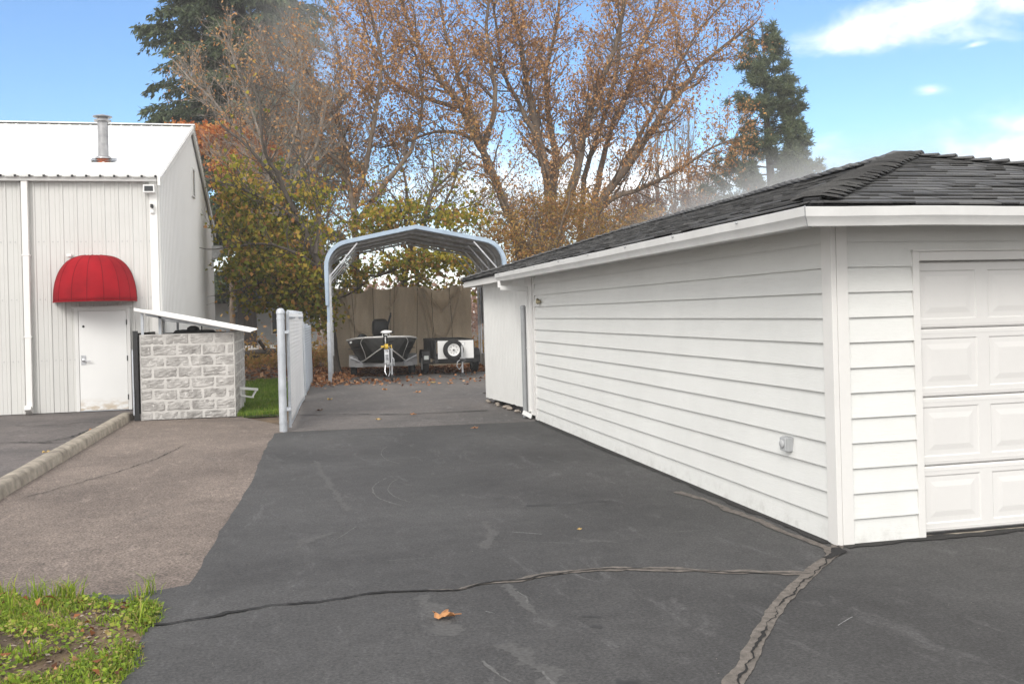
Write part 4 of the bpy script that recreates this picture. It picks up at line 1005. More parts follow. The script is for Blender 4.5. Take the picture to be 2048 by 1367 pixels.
# rear storage panel, its rotted foot and the grey pipe
mb = MB(); L0, L1 = Vector((3.715,14.93,0)), Vector((3.545,17.82,0)); dd = (L1-L0); n = 29; rows = []
for i in range(n+1):
    p = L0+dd*(i/n)
    for o in ((0,) if i in (0, n) else (-.02, -.012, 0.012, .02)):
        q = p+dd.normalized()*o; gro = .006 if abs(o) < .015 and o != 0 else 0
        zb = .085+.03*(1-i/n)+.014*mnoise.noise((q.y*6,0,1))
        rows.append([(q.x+gro, q.y, zb), (q.x+gro, q.y, 2.24), (q.x+.03, q.y, 2.24), (q.x+.03, q.y, zb)])
mb.loft(rows); mb.build('rear_panel_wall', m_panelw, gar)
mb = MB(); mb.box(3.66,3.76,14.52,14.925,.06,2.24); mb.build('rear_infill', m_trim, gar)
mb = MB(); mb.box(3.60,3.76,17.78,17.83,.05,2.24); mb.build('rear_end_board', m_trim, gar)
mb = MB(); mb.box(3.70,3.74,14.95,17.75,0,.2); mb.build('foundation_gap_shade', m_dark, gar)  # near-black box painting in the shade of the recess under the panel
mb = MB()
for k in range(26):
    p = L0+dd*random.random(); s = random.uniform(.02,.06); mb.lathe([(s*.6,0),(s,s*.4),(s*.7,s*.9),(s*.1,s)], (p.x+random.uniform(-.03,.04), p.y, 0), 6)
mb.build('foundation_rubble', M('rubble',(.30,.26,.22),.95,0,.4,9), gar)['kind'] = 'stuff'
t = tag(MB().tube([(3.60,14.86,0),(3.60,14.86,1.76)],.042,14).lathe([(.046,1.74),(.046,1.78),(.03,1.80)],(3.60,14.86,0),14).build('steel_bollard', m_greypipe, smooth=40), 'slim grey steel pipe standing beside the garage downspout', 'pipe')
t = empty('outlet_box', (3.67,6.63,.58), 0, 'grey covered electrical outlet box low on the long garage wall', 'outlet box')
mb = MB(); mb.box(3.632,3.69,6.580,6.680,.575,.685); mb.build('box', m_grey, t, bevel=.008)
mb = MB(); mb.box(3.624,3.632,6.584,6.676,.58,.68); mb.lathe([(.032,0),(.030,-.012),(.01,-.018)],(3.624,6.635,.632),16,'x'); mb.build('cover', M('outlet_cover',(.45,.46,.47),.4), t, smooth=30, bevel=.003)
t = tag(MB().add([(3.66,13.92,1.84),(3.66,14.12,1.80),(3.66,14.12,1.90),(3.60,14.02,1.82),(3.60,14.02,1.88)], [(0,1,2),(0,3,4,2),(0,1,3),(1,2,4,3),(0,2,4)]).build('corner_bracket', M('tan_bracket',(.35,.30,.18),.7), None), 'small tan triangular bracket high on the far end of the siding', 'bracket')
# ================================================================ VEGETATION
def leaf_mat(name, stops, trans=.35, rough=.6):
    m, nt, b = new_mat(name)
    ge = N(nt, 'ShaderNodeNewGeometry')
    c = ramp(nt, ge.outputs['Random Per Island'], stops)
    nt.links.new(c, b.inputs['Base Color']); inp(b,'Roughness',rough); inp(b,'Specular IOR Level',.25)
    tr = N(nt, 'ShaderNodeBsdfTranslucent'); nt.links.new(c, tr.inputs['Color'])
    ms = N(nt, 'ShaderNodeMixShader'); inp(ms, 0, trans)
    nt.links.new(b.outputs[0], ms.inputs[1]); nt.links.new(tr.outputs[0], ms.inputs[2])
    nt.links.new(ms.outputs[0], nt.nodes['Material Output'].inputs['Surface']); return m
m_lbrown = leaf_mat('brown_leaves', [(0,(.30,.14,.05)),(.5,(.48,.25,.10)),(.85,(.60,.36,.17)),(1,(.60,.33,.09))])
m_lorange = leaf_mat('orange_leaves', [(0,(.36,.10,.03)),(.6,(.58,.21,.06)),(1,(.62,.33,.10))])
m_lyel = leaf_mat('yellow_green_leaves', [(0,(.10,.125,.012)),(.35,(.22,.235,.018)),(.6,(.38,.32,.03)),(.8,(.54,.40,.06)),(.91,(.52,.27,.07)),(1,(.36,.16,.06))], .5)
m_lgold = leaf_mat('golden_leaves', [(0,(.24,.17,.05)),(.4,(.42,.28,.07)),(.75,(.52,.29,.10)),(1,(.44,.19,.07))])
m_lpink = leaf_mat('dull_brown_leaves', [(0,(.20,.105,.075)),(.6,(.30,.17,.12)),(1,(.38,.23,.15))])
m_fir = leaf_mat('fir_needles', [(0,(.038,.058,.033)),(.5,(.085,.115,.058)),(1,(.15,.185,.09))], .3)
m_pine = leaf_mat('pine_needles', [(0,(.06,.09,.052)),(.5,(.12,.155,.085)),(1,(.20,.225,.12))], .35)
m_bark = M('grey_brown_bark', (.12,.086,.060), .9, 0, .35, 4, stretch=(3,3,.7), c2=(.20,.15,.11), bs=.6, bscale=22)
m_bark2 = M('pale_bark', (.25,.215,.18), .9, 0, .3, 4, stretch=(3,3,.7), c2=(.34,.30,.26))
m_bark3 = M('dark_bark', (.06,.047,.038), .9, 0, .35, 4, stretch=(3,3,.7), c2=(.10,.08,.065))

class Tubes:
    """many thin tapered branches collected into one mesh"""
    def __init__(s): s.V = []; s.L = []; s.n = 0
    def add(s, P, r0, r1, k):
        P = np.asarray(P, float); m = len(P)
        t = np.gradient(P, axis=0); t /= np.linalg.norm(t, axis=1, keepdims=True)+1e-9
        a = np.array([0.3,.2,.93]) if abs(t[0,2]) < .85 else np.array([.95,.2,.1])
        x = np.cross(t, a); x /= np.linalg.norm(x, axis=1, keepdims=True)+1e-9; y = np.cross(t, x)
        r = np.linspace(r0, r1, m)[:, None, None] if np.isscalar(r0) else np.asarray(r0)[:, None, None]
        an = np.arange(k)*2*np.pi/k
        ring = P[:, None, :] + r*(np.cos(an)[None, :, None]*x[:, None, :] + np.sin(an)[None, :, None]*y[:, None, :])
        s.V.append(ring.reshape(-1, 3))
        i = np.arange(m-1)[:, None]*k; j = np.arange(k)[None, :]; j2 = (j+1) % k
        q = np.stack([i+j, i+j2, i+k+j2, i+k+j], -1).reshape(-1)+s.n
        s.L.append(q); s.n += m*k
    def build(s, name, mat, parent):
        return fast_mesh(name, np.concatenate(s.V), 4, np.concatenate(s.L), mat, parent)

def leaves_mesh(name, P, size, mat, parent, aspect=.5, droop=0.0, flat=0.0, dirs=None, fold=.18):
    """one kite-shaped folded leaf per point"""
    n = len(P); P = np.asarray(P)
    size = size*rng.uniform(.6, 1.35, n)[:, None]
    d = rng.normal(size=(n, 3)) if dirs is None else dirs + rng.normal(size=(n, 3))*.45
    d[:, 2] -= droop
    d[:, 2] *= (1-flat)
    d /= np.linalg.norm(d, axis=1, keepdims=True)+1e-9
    q = rng.normal(size=(n, 3)); 
    if flat: q[:, 2] *= (1-flat)
    x = np.cross(d, np.cross(q, d)) ; x /= np.linalg.norm(x, axis=1, keepdims=True)+1e-9
    nn = np.cross(d, x)
    base = P; mid = P + d*size*.45
    w_ = size*aspect*.5
    V = np.stack([base, mid + x*w_ + nn*size*fold, P + d*size, mid - x*w_ + nn*size*fold*.6], 1).reshape(-1, 3)
    b = np.arange(n)[:, None]*4
    return fast_mesh(name, V, 4, (b + np.array([[0,1,2,3]])).reshape(-1), mat, parent)

def smooth_path(pts, step=.35):
    P = np.asarray(pts, float); out_ = []
    for i in range(len(P)-1):
        p0 = P[max(i-1,0)]; p1 = P[i]; p2 = P[i+1]; p3 = P[min(i+2,len(P)-1)]
        k = max(1, int(np.linalg.norm(p2-p1)/step))
        for j in range(k):
            t = j/k
            out_.append(.5*((2*p1)+(-p0+p2)*t+(2*p0-5*p1+4*p2-p3)*t*t+(-p0+3*p1-3*p2+p3)*t**3))
    out_.append(P[-1]); return np.array(out_)

def twig_path(p, d, L, n, wander, up):
    P = [p]; d = d/np.linalg.norm(d)
    for i in range(n):
        d = d + rng.normal(size=3)*wander + np.array([0,0,up]); d /= np.linalg.norm(d)
        P.append(P[-1]+d*L/n)
    return np.array(P)

def branch_tree(name, label, Y, limbs, r0=.2, leafmat=m_lbrown, bark=m_bark, s1=.32, s2=.22, L1=(.9,2.2), L2=(.4,.9), nleaf=6, lsize=.12, depth=2.2, start=.12,
                leaf_keep=lambda P: np.ones(len(P), bool), up=.10, spread=.9, group=None, cat='tree', droop=.5, third=0, thin=1.0, extra=None, aspect=.5, jit=.10):
    """limbs: list of (list of (x, z), start radius, end radius, depth slope); first limb is the trunk"""
    base = limbs[0][0][0]
    root = empty(name, (base[0], Y, -.04), 0, label, cat, group)
    T = Tubes(); LP = []; LD = []
    for li, (pts, ra, rb, sl) in enumerate(limbs):
        off = sl[0] if isinstance(sl, tuple) else 0; s_ = sl[1] if isinstance(sl, tuple) else sl
        z0 = pts[0][1]; n = len(pts)
        P3 = [(x, Y + off + s_*(i/(n-1)) + .25*math.sin(i*1.7+li), z) for i, (x, z) in enumerate(pts)]
        if li == 0: P3[0] = (P3[0][0], P3[0][1], -.1)
        P = smooth_path(P3); P += rng.normal(size=P.shape)*.02
        m = len(P); rr = ra + (rb-ra)*(np.arange(m)/(m-1))**.8
        if li == 0: rr[0] *= 1.35; rr[1] *= 1.12
        T.add(P, rr, None, 9)
        seg = np.linalg.norm(np.diff(P, axis=0), axis=1); cum = np.concatenate([[0], np.cumsum(seg)]); tot = cum[-1]
        s = max(tot*start, 2.2 if li == 0 else .5)
        while s < tot:
            i = min(np.searchsorted(cum, s), m-2); p = P[i]; t = P[i+1]-P[i-1 if i else 0]; t = t/np.linalg.norm(t)
            a = rng.normal(size=3); a -= t*a.dot(t); a /= np.linalg.norm(a); 
            fr = s/tot
            d = t*rng.uniform(.35,.9) + a*spread + np.array([0,0,up*2])
            L = rng.uniform(*L1)*(1.15-.55*fr)
            q = twig_path(p, d, L, 5, .16, up); rad = min(rr[i]*.45, .012+.018*L)
            T.add(q, rad*thin, .006, 4 if L > 1 else 3)
            ns = max(1, int(L/s2))
            for k in range(ns):
                u = rng.uniform(.15, 1.0); ii = min(int(u*5), 4); pp = q[ii]+(q[ii+1]-q[ii])*(u*5-ii)
                tt = q[ii+1]-q[ii]; tt /= np.linalg.norm(tt)+1e-9
                b = rng.normal(size=3); b /= np.linalg.norm(b)
                q2 = twig_path(pp, tt*.7+b*.8+np.array([0,0,up*1.5]), rng.uniform(*L2), 3, .2, up)
                T.add(q2, .008*thin, .003, 3)
                if third:
                    for _ in range(third):
                        v = rng.integers(0, 3); q3 = twig_path(q2[v], (q2[v+1]-q2[v])+rng.normal(size=3)*.12, rng.uniform(.25,.55), 2, .2, up); T.add(q3, .005*thin, .003, 3)
                if nleaf:
                    ln = rng.poisson(nleaf)
                    if ln:
                        f = rng.uniform(.1, 1, ln)*3; fi = np.minimum(f.astype(int), 2); ff = (f-fi)[:, None]
                        LP.append(q2[fi]+(q2[fi+1]-q2[fi])*ff + rng.normal(size=(ln,3))*jit)
            s += s1*rng.uniform(.6,1.4)
        # leading tip
        q = twig_path(P[-1], P[-1]-P[-2], 1.0, 4, .12, up); T.add(q, rb, .004, 4)
    T.build('trunk', bark, root)
    if extra is not None: LP.append(extra)
    if LP:
        A = np.concatenate(LP); A = A[leaf_keep(A)]
        if len(A): leaves_mesh('crown', A, lsize, leafmat, root, aspect, droop)
    return root

# --- big brown-leaved tree with two stems, middle of the picture
A1=[(10.6,-.1),(10.6,1.32),(10.61,4.64),(10.27,6.3),(10.2,7.75),(9.81,9.4),(9.33,11.25),(9.16,12.68),(8.79,14.51),(8.62,16.15)]
A2=[(10.55,4.85),(10.71,6.72),(10.85,8.17),(10.69,10.04),(10.85,12.12),(11.34,14.01),(11.62,16.53)]
A3=[(10.76,4.64),(11.35,6.72),(11.6,7.76),(11.97,9.23),(12.56,10.92),(13.16,12.62),(13.54,14.53),(13.71,16.44)]
A4=[(10.2,7.75),(9.8,8.78),(9.09,10.21),(8.49,11.43),(8.11,12.85),(7.75,14.87)]
B1=[(10.88,1.32),(11.83,4.22),(12.42,5.89),(13.8,7.79),(14.97,9.5),(16.03,10.8),(17.21,12.12),(19.0,13.38)]
B2=[(12.08,5.36),(13.1,6.31),(13.99,6.62),(15.59,7.38),(16.99,8.25),(18.3,8.65)]
B3=[(12.19,5.26),(12.91,7.78),(13.52,9.68),(14.35,11.39),(15.07,13.12),(16.03,14.86),(16.3,16.38)]
B4=[(11.73,4.63),(12.25,7.56),(12.96,9.46),(13.92,12.01),(14.42,13.94),(14.93,16.09)]
B5=[(13.8,7.79),(14.75,9.71),(15.71,11.65),(16.67,13.18),(17.86,14.52)]
branch_tree('brown_leaved_tree', 'largest tree, thick forking limbs and sparse brown leaves, rising behind the garage roof', 38,
    [(A1,.33,.045,-1.0),(A2,.21,.04,1.5),(A3,.24,.045,-1.2),(A4,.14,.03,-1.5),(B1,.31,.045,-1.5),(B2,.13,.03,-2.0),(B3,.16,.04,1.6),(B4,.14,.04,2.0),(B5,.11,.03,-2.2)],
    leafmat=m_lbrown, nleaf=9.5, lsize=.132, s1=.18, s2=.19, L1=(1.0,3.3), L2=(.5,1.15), droop=.9, start=.25, spread=1.05, jit=.16)
C1=[(9.4,-.1),(9.3,1.36),(8.68,4.5),(8.11,5.86),(7.65,7.22),(7.0,8.57),(6.34,9.71),(5.69,10.46),(4.95,11.77),(4.32,13.27),(4.08,14.77)]
C2=[(7.65,7.22),(7.21,9.15),(6.66,10.68),(6.5,11.83),(6.25,13.36),(6.0,15.07)]
C3=[(7.0,8.57),(6.12,8.7),(5.06,8.53),(4.1,8.14),(3.34,7.94)]
C4=[(7.28,7.99),(7.81,9.55),(7.76,11.29),(7.61,13.03),(7.75,14.78)]
C5=[(6.34,9.71),(5.29,10.06),(4.16,10.79),(3.44,11.9),(2.92,13.58)]
branch_tree('brown_leaved_tree', 'brown leaved tree with a long trunk leaning left over the carport roof', 36.5,
    [(C1,.27,.05,-1.0),(C2,.15,.04,1.6),(C3,.09,.03,-1.2),(C4,.13,.04,-.8),(C5,.10,.03,1.5)], leafmat=m_lbrown, nleaf=9.5, lsize=.132, s1=.19, s2=.19, L1=(.9,3.0), L2=(.5,1.1), droop=.9, start=.25, spread=1.05, jit=.16)
D1=[(2.25,-.1),(2.22,1.56),(2.22,4.39),(2.18,5.45),(1.99,6.87),(1.93,8.11),(1.28,9.5),(.78,10.37),(.12,11.22)]
D2=[(2.15,5.63),(2.6,6.87),(2.91,8.48),(3.22,10.27),(3.0,11.86),(2.6,13.62)]
D3=[(2.24,4.92),(3.11,6.17),(3.85,7.06),(4.41,7.97),(4.81,9.41),(4.67,11.03),(3.99,12.62)]
D4=[(1.99,6.87),(1.05,7.56),(.04,7.99),(-.97,8.23)]
D5=[(1.96,7.58),(1.09,8.8),(-.09,9.64),(-1.26,10.13)]
branch_tree('half_bare_tree', 'half bare tree with grey twigs left and brown leaves right, behind the carport', 34,
    [(D1,.22,.03,.8),(D2,.11,.03,-.8),(D3,.12,.03,1.0),(D4,.08,.02,-.8),(D5,.08,.02,.8)], leafmat=m_lbrown, nleaf=9.5, lsize=.13, s1=.18, s2=.18, L1=(.8,2.8), L2=(.5,1.1), droop=.8, spread=1.05, jit=.15,
    leaf_keep=lambda P: (rng.random(len(P)) < np.clip((P[:,0]-.6)/1.6, .12, 1)), third=1, start=.3)
# bare twiggy trees in front of the fir
for i, (bx, pts, lab) in enumerate([(-.3, [[(-.3,-.1),(-.35,3),(-.6,5.6),(-.9,7.6),(-1.5,9.6),(-1.9,10.9)],[(-.6,5.6),(.1,7.6),(.45,9.4),(.5,10.9)],[(-.8,7.0),(-1.8,8.2),(-2.7,9.2),(-3.3,9.9)],[(-.55,5.0),(-1.4,6.4),(-2.3,7.3)],[(-.5,5.2),(.2,6.4),(.9,7.6),(1.2,9.0)]], 'leafless tree with thin pale grey twigs standing in front of the tall fir'),
                                 (1.2, [[(1.3,-.1),(1.2,3),(1.0,6),(.9,8.0),(.7,10.2),(.2,12.2)],[(1.0,6),(1.6,8.2),(1.9,10.4),(1.8,12.4)],[(.95,7),(.1,8.8),(-.5,10.2),(-.8,11.5)],[(1.0,6.4),(2.0,7.6),(2.6,9.0)]], 'leafless grey twigged tree just left of the half bare brown tree')]):
    branch_tree('leafless_tree', lab, 33+2.5*i+.3, [(p, .13 if k == 0 else .07, .02, (.5 if k % 2 else -.6)) for k, p in enumerate(pts)], bark=m_bark2, nleaf=2.2, lsize=.12, s1=.15, s2=.13, L1=(.8,2.0), L2=(.4,1.0), up=.12, third=1, leafmat=m_lbrown, start=.25, spread=.7)

# --- yellow-green maples beside and behind the carport
def clumps(cs, n, sx=1.0):
    out_ = []
    for (x, y, z, rx, ry, rz, k) in cs:
        m = int(n*k)
        # small leaf sprays scattered through the clump's volume
        g = max(8, m//14); c = rng.normal(size=(g,3)); c /= np.linalg.norm(c, axis=1, keepdims=True); c *= rng.random((g,1))**.45
        pick = rng.integers(0, g, m)
        p = c[pick]*np.array([rx,ry,rz]) + rng.normal(size=(m,3))*np.array([.22,.22,.12])
        out_.append(p+np.array([x,y,z]))
    return np.concatenate(out_)
E_shift=0
E1=[(1.2,-.1),(1.16,.7),(.95,2.8),(.53,3.86),(.12,4.9),(-.29,5.65),(-.85,6.38),(-1.4,7.04),(-1.95,7.54)]
E2=[(.12,4.9),(-.36,5.94),(-.77,6.83),(-.81,7.86),(-1.08,8.59)]
E3=[(.26,4.6),(-.59,5.2),(-1.58,5.64),(-2.34,5.93)]
E4=[(.81,3.11),(-.05,3.71),(-1.05,3.87),(-1.91,3.73)]
E5=[(.67,3.56),(.85,4.75),(.66,5.8),(.31,6.69)]
E6=[(1.0,2.2),(.21,2.67),(-.65,2.83),(-1.51,2.55)]
ex = clumps([(-1.25,29.5,3.3,.9,1.2,.9,.8),(-.5,29.3,3.2,1.1,1.2,.8,1.0),(.3,29.2,2.9,.8,1.0,.7,.7),(-1.3,29.6,4.6,.8,1.1,.8,.6),(-.6,29.6,4.3,1.0,1.2,.6,.5),(.45,29.6,4.3,.8,1.0,.7,.3),(-1.5,29.8,5.7,.6,.9,.8,.35),(-.9,29.8,5.3,.9,.9,.6,.25),(.5,29.8,5.4,.7,.9,.6,.25),(.85,29.2,2.0,.35,.7,.6,.35),(-.3,29.4,2.3,1.5,1.0,.45,.6),(-1.8,29.6,6.5,.4,.8,.5,.12)], 1750)
branch_tree('maple_tree', 'yellow green maple with a dark leaning trunk between the metal building and carport', 29,
    [(E1,.17,.03,.6),(E2,.08,.02,-.8),(E3,.08,.02,.8),(E4,.07,.02,-.9),(E5,.07,.02,.9),(E6,.06,.02,-.6)], leafmat=m_lyel, bark=m_bark3, nleaf=2.6, lsize=.145, s1=.22, s2=.18, L1=(.6,1.6), aspect=.8, extra=ex, droop=.5, third=1,
    leaf_keep=lambda P: rng.random(len(P)) < np.clip((7.0-P[:,2])/1.6, .12, 1))
F1=[(2.25,-.1),(2.13,3.02),(2.28,4.11),(2.45,5.2),(2.83,5.93)]
F2=[(3.63,1.52),(3.87,3.54),(4.55,5.01),(4.85,5.93),(5.82,6.87)]
F3=[(3.87,3.54),(2.76,3.01),(1.87,3.38)]; F4=[(4.55,5.01),(5.4,5.19),(6.35,5.56)]; F5=[(3.96,3.72),(3.72,5.01),(3.2,5.93)]
ex = clumps([(2.6,32.3,4.9,1.0,.9,.6,.6),(3.6,32.5,3.4,1.1,.9,.5,.5),(4.9,32.5,3.7,1.1,.9,.6,.7),(6.1,32.4,3.4,1.0,.9,.7,.8),(4.0,32.5,5.2,1.3,1.0,.5,.5),(2.1,32.3,3.1,.5,.8,.5,.3),(5.6,32.6,5.0,1.0,.9,.5,.5),(4.4,32.6,2.6,1.6,.8,.4,.5),(6.8,32.5,2.2,.7,.8,.9,.4)], 1150)
F2b = [(3.6,-.1)]+F2
branch_tree('maple_tree', 'low spreading yellow maple with dark limbs seen under the carport roof', 32.6,
    [(F2b,.17,.03,.5),(F3,.08,.02,-.5),(F4,.07,.02,.5),(F5,.07,.02,-.5)], leafmat=m_lyel, bark=m_bark3, nleaf=2.2, lsize=.15, s1=.26, s2=.2, L1=(.6,1.5), aspect=.8, extra=ex, droop=.5)
branch_tree('golden_tree', 'twiggy golden brown tree filling the gap above the carport ridge', 35.2,
    [([(4.6,-.1),(4.6,2.5),(4.4,4.6),(4.2,6.6),(3.7,8.4)],.13,.03,.5),([(4.5,3.4),(5.4,5.2),(6.0,7.0),(6.3,8.4)],.09,.02,-.6),([(4.5,3.6),(3.4,5.4),(2.6,7.0)],.08,.02,.6),([(4.4,4.4),(5.2,6.6),(5.2,8.4)],.07,.02,.5),([(4.5,4.0),(6.2,5.0),(7.2,6.2)],.07,.02,-.3),([(4.5,3.2),(3.0,4.2),(1.8,5.2)],.07,.02,-.3)],
    leafmat=m_lgold, nleaf=4.5, lsize=.115, s1=.15, s2=.15, L1=(.8,2.2), L2=(.4,1.0), spread=1.0, jit=.15, start=.3)
# golden leaved small tree to the right of the carport
ex = clumps([(8.6,34,3.4,1.6,1.2,1.5,1.0),(10.6,35,3.6,1.4,1.2,1.5,.8),(7.4,34,4.6,1.0,1.0,1.0,.5),(9.5,34.5,5.4,1.5,1.0,.8,.45),(12.2,35.5,4.4,1.4,1.2,1.2,.7),(13.8,36,5.0,1.2,1.0,.9,.4),(10.4,35,5.6,1.2,1.0,.8,.4)], 3600)
branch_tree('golden_tree', 'twiggy golden orange tree beside the right shoulder of the carport', 34.2,
    [([(8.6,-.1),(8.5,2),(8.2,3.6),(7.8,5.2),(7.5,6.4)],.13,.03,.5),([(8.5,2),(9.3,3.6),(9.8,5.2),(10.2,6.6)],.08,.02,-.6),([(8.5,1.8),(10.2,3.2),(11.4,4.4),(12.6,5.4)],.08,.02,.6),([(8.4,2.6),(8.9,4.2),(8.9,5.8)],.06,.02,.3)], leafmat=m_lgold, nleaf=3, lsize=.11, s1=.18, s2=.14, L1=(.6,1.6), extra=ex, third=1)
# orange crown rising over the metal building's gable
ex = clumps([(-3.2,38,8.6,.9,.9,.45,.8),(-2.3,38,8.8,.9,.9,.45,.8),(-1.6,38,8.2,.6,.9,.5,.5),(-2.0,37.6,7.6,.9,.9,.6,.6),(-3.9,38,8.9,.5,.6,.25,.25),(-1.0,37.5,8.0,.7,.8,.5,.4)], 2100)
branch_tree('orange_tree', 'tree with rusty orange leaves showing above the gable of the metal building', 38,
    [([(-2.3,-.1),(-2.3,3),(-2.3,5.5),(-2.5,7.4),(-3.1,8.7)],.14,.03,.3),([(-2.3,5.0),(-1.7,6.8),(-1.4,8.4)],.08,.02,-.4),([(-2.4,6.6),(-2.3,8.0),(-2.0,9.1)],.06,.02,.3)], leafmat=m_lorange, nleaf=2.5, lsize=.16, s1=.24, s2=.2, L1=(.6,1.4), aspect=.7, extra=ex, start=.5)
# dull brown thicket trees and pale poplars behind the garage roof
for i, (x, y, h, lab) in enumerate([(18.6,49,8.6,'dull pinkish brown bushy tree behind the middle of the garage roof'),(22.2,49,9.6,'dull pinkish brown bushy tree in front of the tall pine'),(15.6,48,7.6,'low hazy brown tree between the big limbs and the garage roof'),(12.6,47,7.2,'low hazy brown tree behind the stems of the largest tree'),(24.0,52,9.0,'dull brown bush tree behind the foot of the tall pine'),(20.6,51,8.6,'hazy reddish brown tree between the slim poplars and garage roof')]):
    L_ = [([(x,-.1),(x,2),(x+.2,h*.5),(x+.1,h*.9)],.14,.03,.4)]
    for k in range(6):
        a = rng.uniform(-1,1); L_.append(([(x,1.5+.35*k),(x+a*.9,h*.45+.3*k),(x+a*1.9,h*rng.uniform(.75,.98))],.07,.02,rng.uniform(-1.5,1.5)))
    branch_tree('thicket_tree', lab, y, L_, leafmat=m_lpink, bark=m_bark2, nleaf=5.5, lsize=.13, s1=.20, s2=.17, L1=(.9,2.2), third=0, droop=.6, start=.2, group='dull brown trees behind the garage')
for i, (x, h) in enumerate([(24.9,16.4),(26.2,16.9),(27.2,15.0)]):
    L_ = [([(x,-.1),(x+.1,5),(x,10),(x+.15,h)],.16,.02,.2)]
    for k in range(9):
        a = rng.uniform(-1,1); z = 4+k*1.0; L_.append(([(x,z),(x+a*.45,z+1.8),(x+a*.7,z+3.8)],.05,.012,rng.uniform(-.6,.6)))
    branch_tree('poplar_tree', ['slim bare poplar, leftmost of three beside the tall pine','tallest slim bare poplar, middle of three beside the tall pine','slim bare poplar closest to the tall pine'][i], 62, L_, bark=m_bark2, nleaf=.15, leafmat=m_lpink, s1=.3, s2=.25, L1=(.6,1.5), up=.3, spread=.4, start=.2, thin=1.6)

# --- conifers
def fir_tree(name, label, x0, Y, H, R, seed):
    root = empty(name, (x0, Y, -.04), 0, label, 'tree')
    T = Tubes(); T.add(np.array([[x0,Y,-.1],[x0,Y,H*.3],[x0+.1,Y,H*.65],[x0,Y,H]]), np.array([.50,.38,.2,.03]), None, 10)
    LP = []; LD = []
    z = 3.2
    while z < H-.6:
        fr = z/H; n = rng.integers(4, 7)
        for _ in range(n):
            a = rng.uniform(0, 2*np.pi); L = R*(1-fr)**.62*rng.uniform(.70,1.12)+.4
            if fr < .25: L *= .75
            m = 9; s = np.linspace(0, 1, m)
            dx, dy = math.cos(a), math.sin(a)
            bend = rng.uniform(-.25,.25)
            px_ = x0 + L*s*(dx - dy*bend*s); py_ = Y + L*s*(dy + dx*bend*s)
            pz_ = z + L*(.18*s - .52*s**2 + .20*s**3) + rng.uniform(-.15,.15)
            P = np.stack([px_, py_, pz_], 1)
            T.add(P, .05*(1-fr)+.02, .008, 4)
            # side sprays: flat drooping fans of needles
            ns = int(L*11)
            for k in range(ns):
                u = rng.uniform(.12, 1.0); i = min(int(u*(m-1)), m-2); c = P[i]+(P[i+1]-P[i])*(u*(m-1)-i)
                t = P[i+1]-P[i]; t /= np.linalg.norm(t); sd = np.array([-t[1], t[0], 0]); sd /= np.linalg.norm(sd)+1e-9
                sg = 1 if rng.random() < .5 else -1
                l2 = (.35+.85*(1-abs(u-.45)))*rng.uniform(.5,1.1)*min(1, L/3)
                d2 = t*.65+sd*sg*.75+np.array([0,0,-.10-.25*rng.random()]); d2 /= np.linalg.norm(d2)
                q = int(20*max(l2,.4)); f = rng.random(q)[:, None]
                pts = c + d2*l2*f + np.array([0,0,-1])*.28*l2*f**2 + rng.normal(size=(q,3))*np.array([.07,.07,.05])
                LP.append(pts); LD.append(np.tile(d2*.8+np.array([0,0,-.45]), (q,1)))
        z += rng.uniform(.26,.44)*(1.15-fr*.4) if z < 24 else .8
    T.build('trunk', m_bark3, root)
    A = np.concatenate(LP); Dd = np.concatenate(LD)
    leaves_mesh('crown', A, .29, m_fir, root, .34, 0, 0, Dd, .05)
    return len(A)
nf = fir_tree('fir_tree', 'very tall dark green fir rising behind the metal building roof', -2.3, 50, 33, 6.3, 1)
def pine_tree(name, label, x0, Y, H, R):
    root = empty(name, (x0, Y, -.04), 0, label, 'tree')
    T = Tubes(); T.add(np.array([[x0+.5,Y,-.1],[x0+.35,Y,H*.4],[x0+.1,Y,H*.7],[x0,Y,H]]), np.array([.32,.25,.15,.03]), None, 9)
    LP = []; LD = []; z = 3.5
    def tuft(c, d, s):
        q = 46; dd = rng.normal(size=(q,3)); dd /= np.linalg.norm(dd, axis=1, keepdims=True); dd = dd*.95+d*.55+np.array([0,0,-.10])
        LP.append(np.repeat(c[None], q, 0)+rng.normal(size=(q,3))*.05*s); LD.append(dd*s)
    while z < H-.15:
        fr = z/H; n = rng.integers(4, 8)
        for _ in range(n):
            a = rng.uniform(0, 2*np.pi); L = R*(1-fr)**.75*rng.uniform(.6,1.15)+.15
            if rng.random() < .12: L *= 1.25
            s = np.linspace(0, 1, 7); tx = x0+.5*(1-fr)
            P = np.stack([tx+L*s*math.cos(a), Y+L*s*math.sin(a), z+L*(.12*s+.28*s**2)-.12*L*s], 1)
            T.add(P, .02+.04*(1-fr), .01, 4)
            for k in range(max(3, int(L*3.6))):
                u = rng.uniform(.3, 1)**.7; i = min(int(u*6), 5); c = P[i]+(P[i+1]-P[i])*(u*6-i)
                d = np.array([math.cos(a), math.sin(a), .5])*.5+rng.normal(size=3)*.55; d /= np.linalg.norm(d)
                l2 = rng.uniform(.15,.6); T.add(np.array([c, c+d*l2*.5+[0,0,.02], c+d*l2]), .012, .006, 3)
                tuft(c+d*l2, d, 1); 
                if l2 > .3: tuft(c+d*l2*.55, d, .85)
        z += rng.uniform(.28,.48)
    tuft(np.array([x0,Y,H]), np.array([0,0,1.]), 1)
    T.build('trunk', m_bark3, root)
    A = np.concatenate(LP); Dd = np.concatenate(LD)
    leaves_mesh('crown', A, .30, m_pine, root, .15, 0, 0, Dd, .03); return len(A)
npn = pine_tree('pine_tree', 'dark green pine with tufted branches standing alone behind the garage roof', 24.6, 46, 16.5, 4.0)

